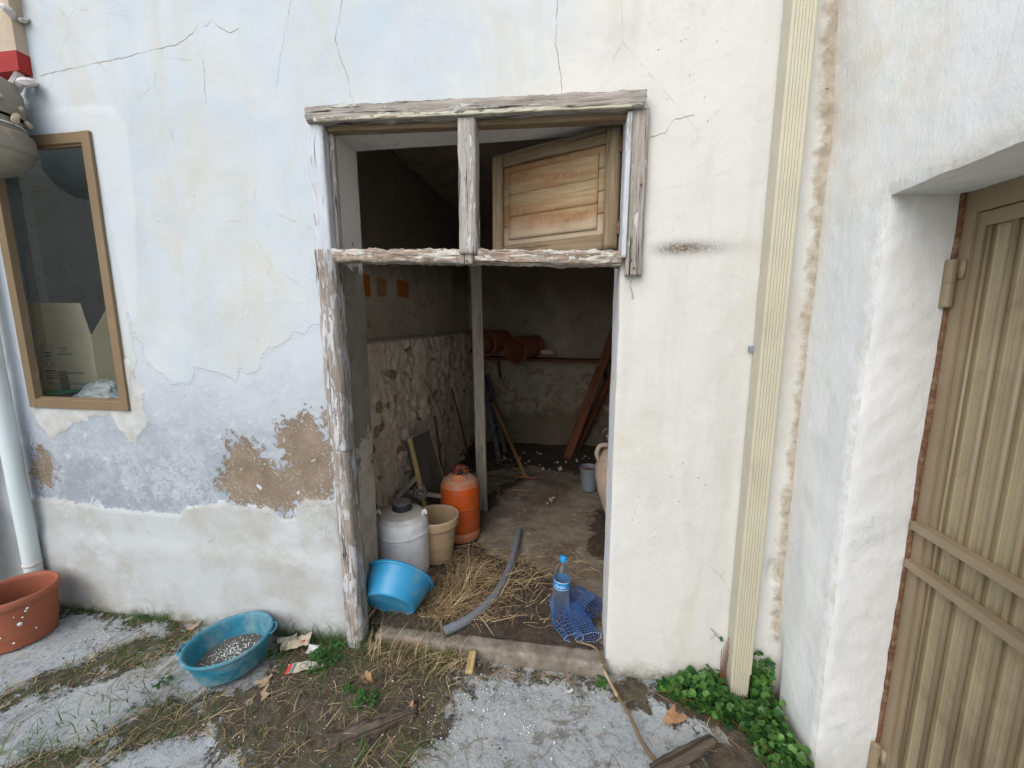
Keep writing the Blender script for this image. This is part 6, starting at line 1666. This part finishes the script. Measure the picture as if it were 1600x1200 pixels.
weed((-1.134, 1.578, 0.000), 0.085, 60, 'lush green weed with lobed leaves beside the torn cardboard strip', 1, 0.085)
weed((-1.137, 1.512, 0.000), 0.045, 22, 'small bright weed at the lower edge of the lush one', 2, 0.04)
weed((-0.836, 1.402, 0.000), 0.055, 30, 'bright green weed growing just below the upright orange leaf', 3, 0.05)
weed((-0.942, 1.435, 0.000), 0.035, 14, 'tiny weed left of the upright orange leaf', 4, 0.035)
weed((-1.256, 1.767, 0.000), 0.035, 12, 'pale green weed climbing against the wall beside the door post', 5, 0.07)
weed((-2.259, 1.708, 0.000), 0.055, 34, 'dense green weed at the foot of the wall left of the basin', 6, 0.03)
weed((-1.394, 1.576, 0.000), 0.045, 16, 'yellow-green weed between the basin and the cream wrapper', 7, 0.035)
weed((-1.781, 1.350, 0.000), 0.04, 12, 'small weed on the concrete left of the basin', 8, 0.02)
weed((0.150, 1.649, 0.000), 0.04, 16, 'small dark weed at the right end of the kerb', 9, 0.02)

# ---- ivy in the corner
iv = []
out5 = [(0.0, 0.0), (-0.10, 0.30), (-0.05, 0.58), (0.22, 0.68), (0.45, 0.60), (0.62, 0.66), (0.80, 0.42), (1.0, 0.0), (0.80, -0.42), (0.62, -0.66), (0.45, -0.60), (0.22, -0.68), (-0.05, -0.58), (-0.10, -0.30)]
lt = [(0.45, 0, -0.10)] + [(x, y, 0.10 * abs(y)) for x, y in out5]
lf = [(0, i, i + 1) for i in range(1, len(out5))] + [(0, len(out5), 1)]
IV = [(0.373, 1.639, 0.000)[:2], (0.494, 1.723, 0.000)[:2], (0.659, 1.728, 0.000)[:2], (0.66, 1.67), (0.72, 1.60), (0.80, 1.66), (0.835, 1.62), (0.84, 1.1), (0.721, 1.351, 0.000)[:2], (0.681, 1.470, 0.000)[:2], (0.572, 1.530, 0.000)[:2], (0.458, 1.567, 0.000)[:2]]
q = spots(IV, 1500)
dE = np.clip(sdf(q[:, 0], q[:, 1], IV), 0, 0.1)
zt_ = rng.uniform(0.02, 0.05, 1500) + dE * rng.uniform(0.0, 0.95, 1500)
P = np.column_stack([q, zt_])
# up the walls
nw = 150
a_ = np.column_stack([rng.uniform(0.50, 0.66, nw), rng.uniform(1.645, 1.68, nw), np.abs(rng.normal(0, 0.045, nw)) + 0.02])
b_ = np.column_stack([rng.uniform(0.765, 0.84, 190), rng.uniform(1.63, 1.68, 190), rng.uniform(0.02, 0.22, 190)])
c_ = np.column_stack([rng.uniform(0.80, 0.845, 330), rng.uniform(1.05, 1.66, 330), np.clip(np.abs(rng.normal(0.03, 0.045, 330)), 0, 0.10)])
P = np.vstack([P, a_, b_, c_])
n = len(P); P = P[fbm(P, 14, 2, 5) > -0.42]; n = len(P)
V, F = inst(lt, lf, P, rng.uniform(0, 6.28, n), rng.normal(0, 0.35, n), rng.normal(0.0, 0.45, n) + 0.45 * (P[:, 1] > 1.62), rng.uniform(0.012, 0.026, n))
V[:, 0] = np.minimum(V[:, 0], 0.858)
inp = (V[:, 0] > 0.667) & (V[:, 0] < 0.757) & (V[:, 1] > 1.618)
V[:, 1] = np.where(inp, 1.612, V[:, 1]); V[:, 1] = np.minimum(V[:, 1], 1.685)
tag(link_mesh('ivy', V, F, M['ivy']), 'dense dark green ivy filling the corner around the foot of the downpipe', 'ivy', kind='stuff')
mb = MB()
for k in range(60):
    x, y = spots(IV, 1)[0]; twig(mb, (x, y), random.uniform(0.06, 0.2), 0.0014, 0.03 + random.random() * 0.03)
for k in range(6):
    x = 0.655 + 0.004 * k; tube(mb, [(x, 1.66, 0.03), (x - 0.01, 1.665, 0.12), (x + 0.004 * k - 0.01, 1.672, 0.22 + 0.02 * k)], 0.0022, 8, 5, 0.001)
for k in range(4): tube(mb, [(0.772 + 0.004 * k, 1.67, 0.02), (0.768, 1.672, 0.12), (0.764 + 0.003 * k, 1.676, 0.24)], 0.002, 8, 5, 0.001)
tag(mb.build('ivy_stems', M['wood_red'], None), 'brown woody ivy stems around the foot of the downpipe', 'ivy stems', kind='stuff')
# little ivy sprig on the wall
sg = thing('ivy_sprig', (0.63, 1.68, 0.27), 'tiny ivy sprig with a single leaf on the wall left of the downpipe', 'ivy sprig')
mb = MB(); tube(mb, [(0.655, 1.683, 0.25), (0.635, 1.682, 0.262), (0.612, 1.683, 0.29), (0.60, 1.685, 0.30)], 0.0014, 10, 4); tube(mb, [(0.62, 1.683, 0.28), (0.612, 1.683, 0.262), (0.60, 1.685, 0.255)], 0.001, 8, 4); mb.build('sprig_stem', M['drystem'], sg)
V, F = inst(lt, lf, np.array([[0.636, 1.675, 0.262], [0.645, 1.675, 0.268]]), np.array([0.2, 2.5]), np.array([0.3, 0.1]), np.array([1.2, 1.3]), np.array([0.014, 0.009])); link_mesh('sprig_leaf', V, F, M['ivy'], sg)
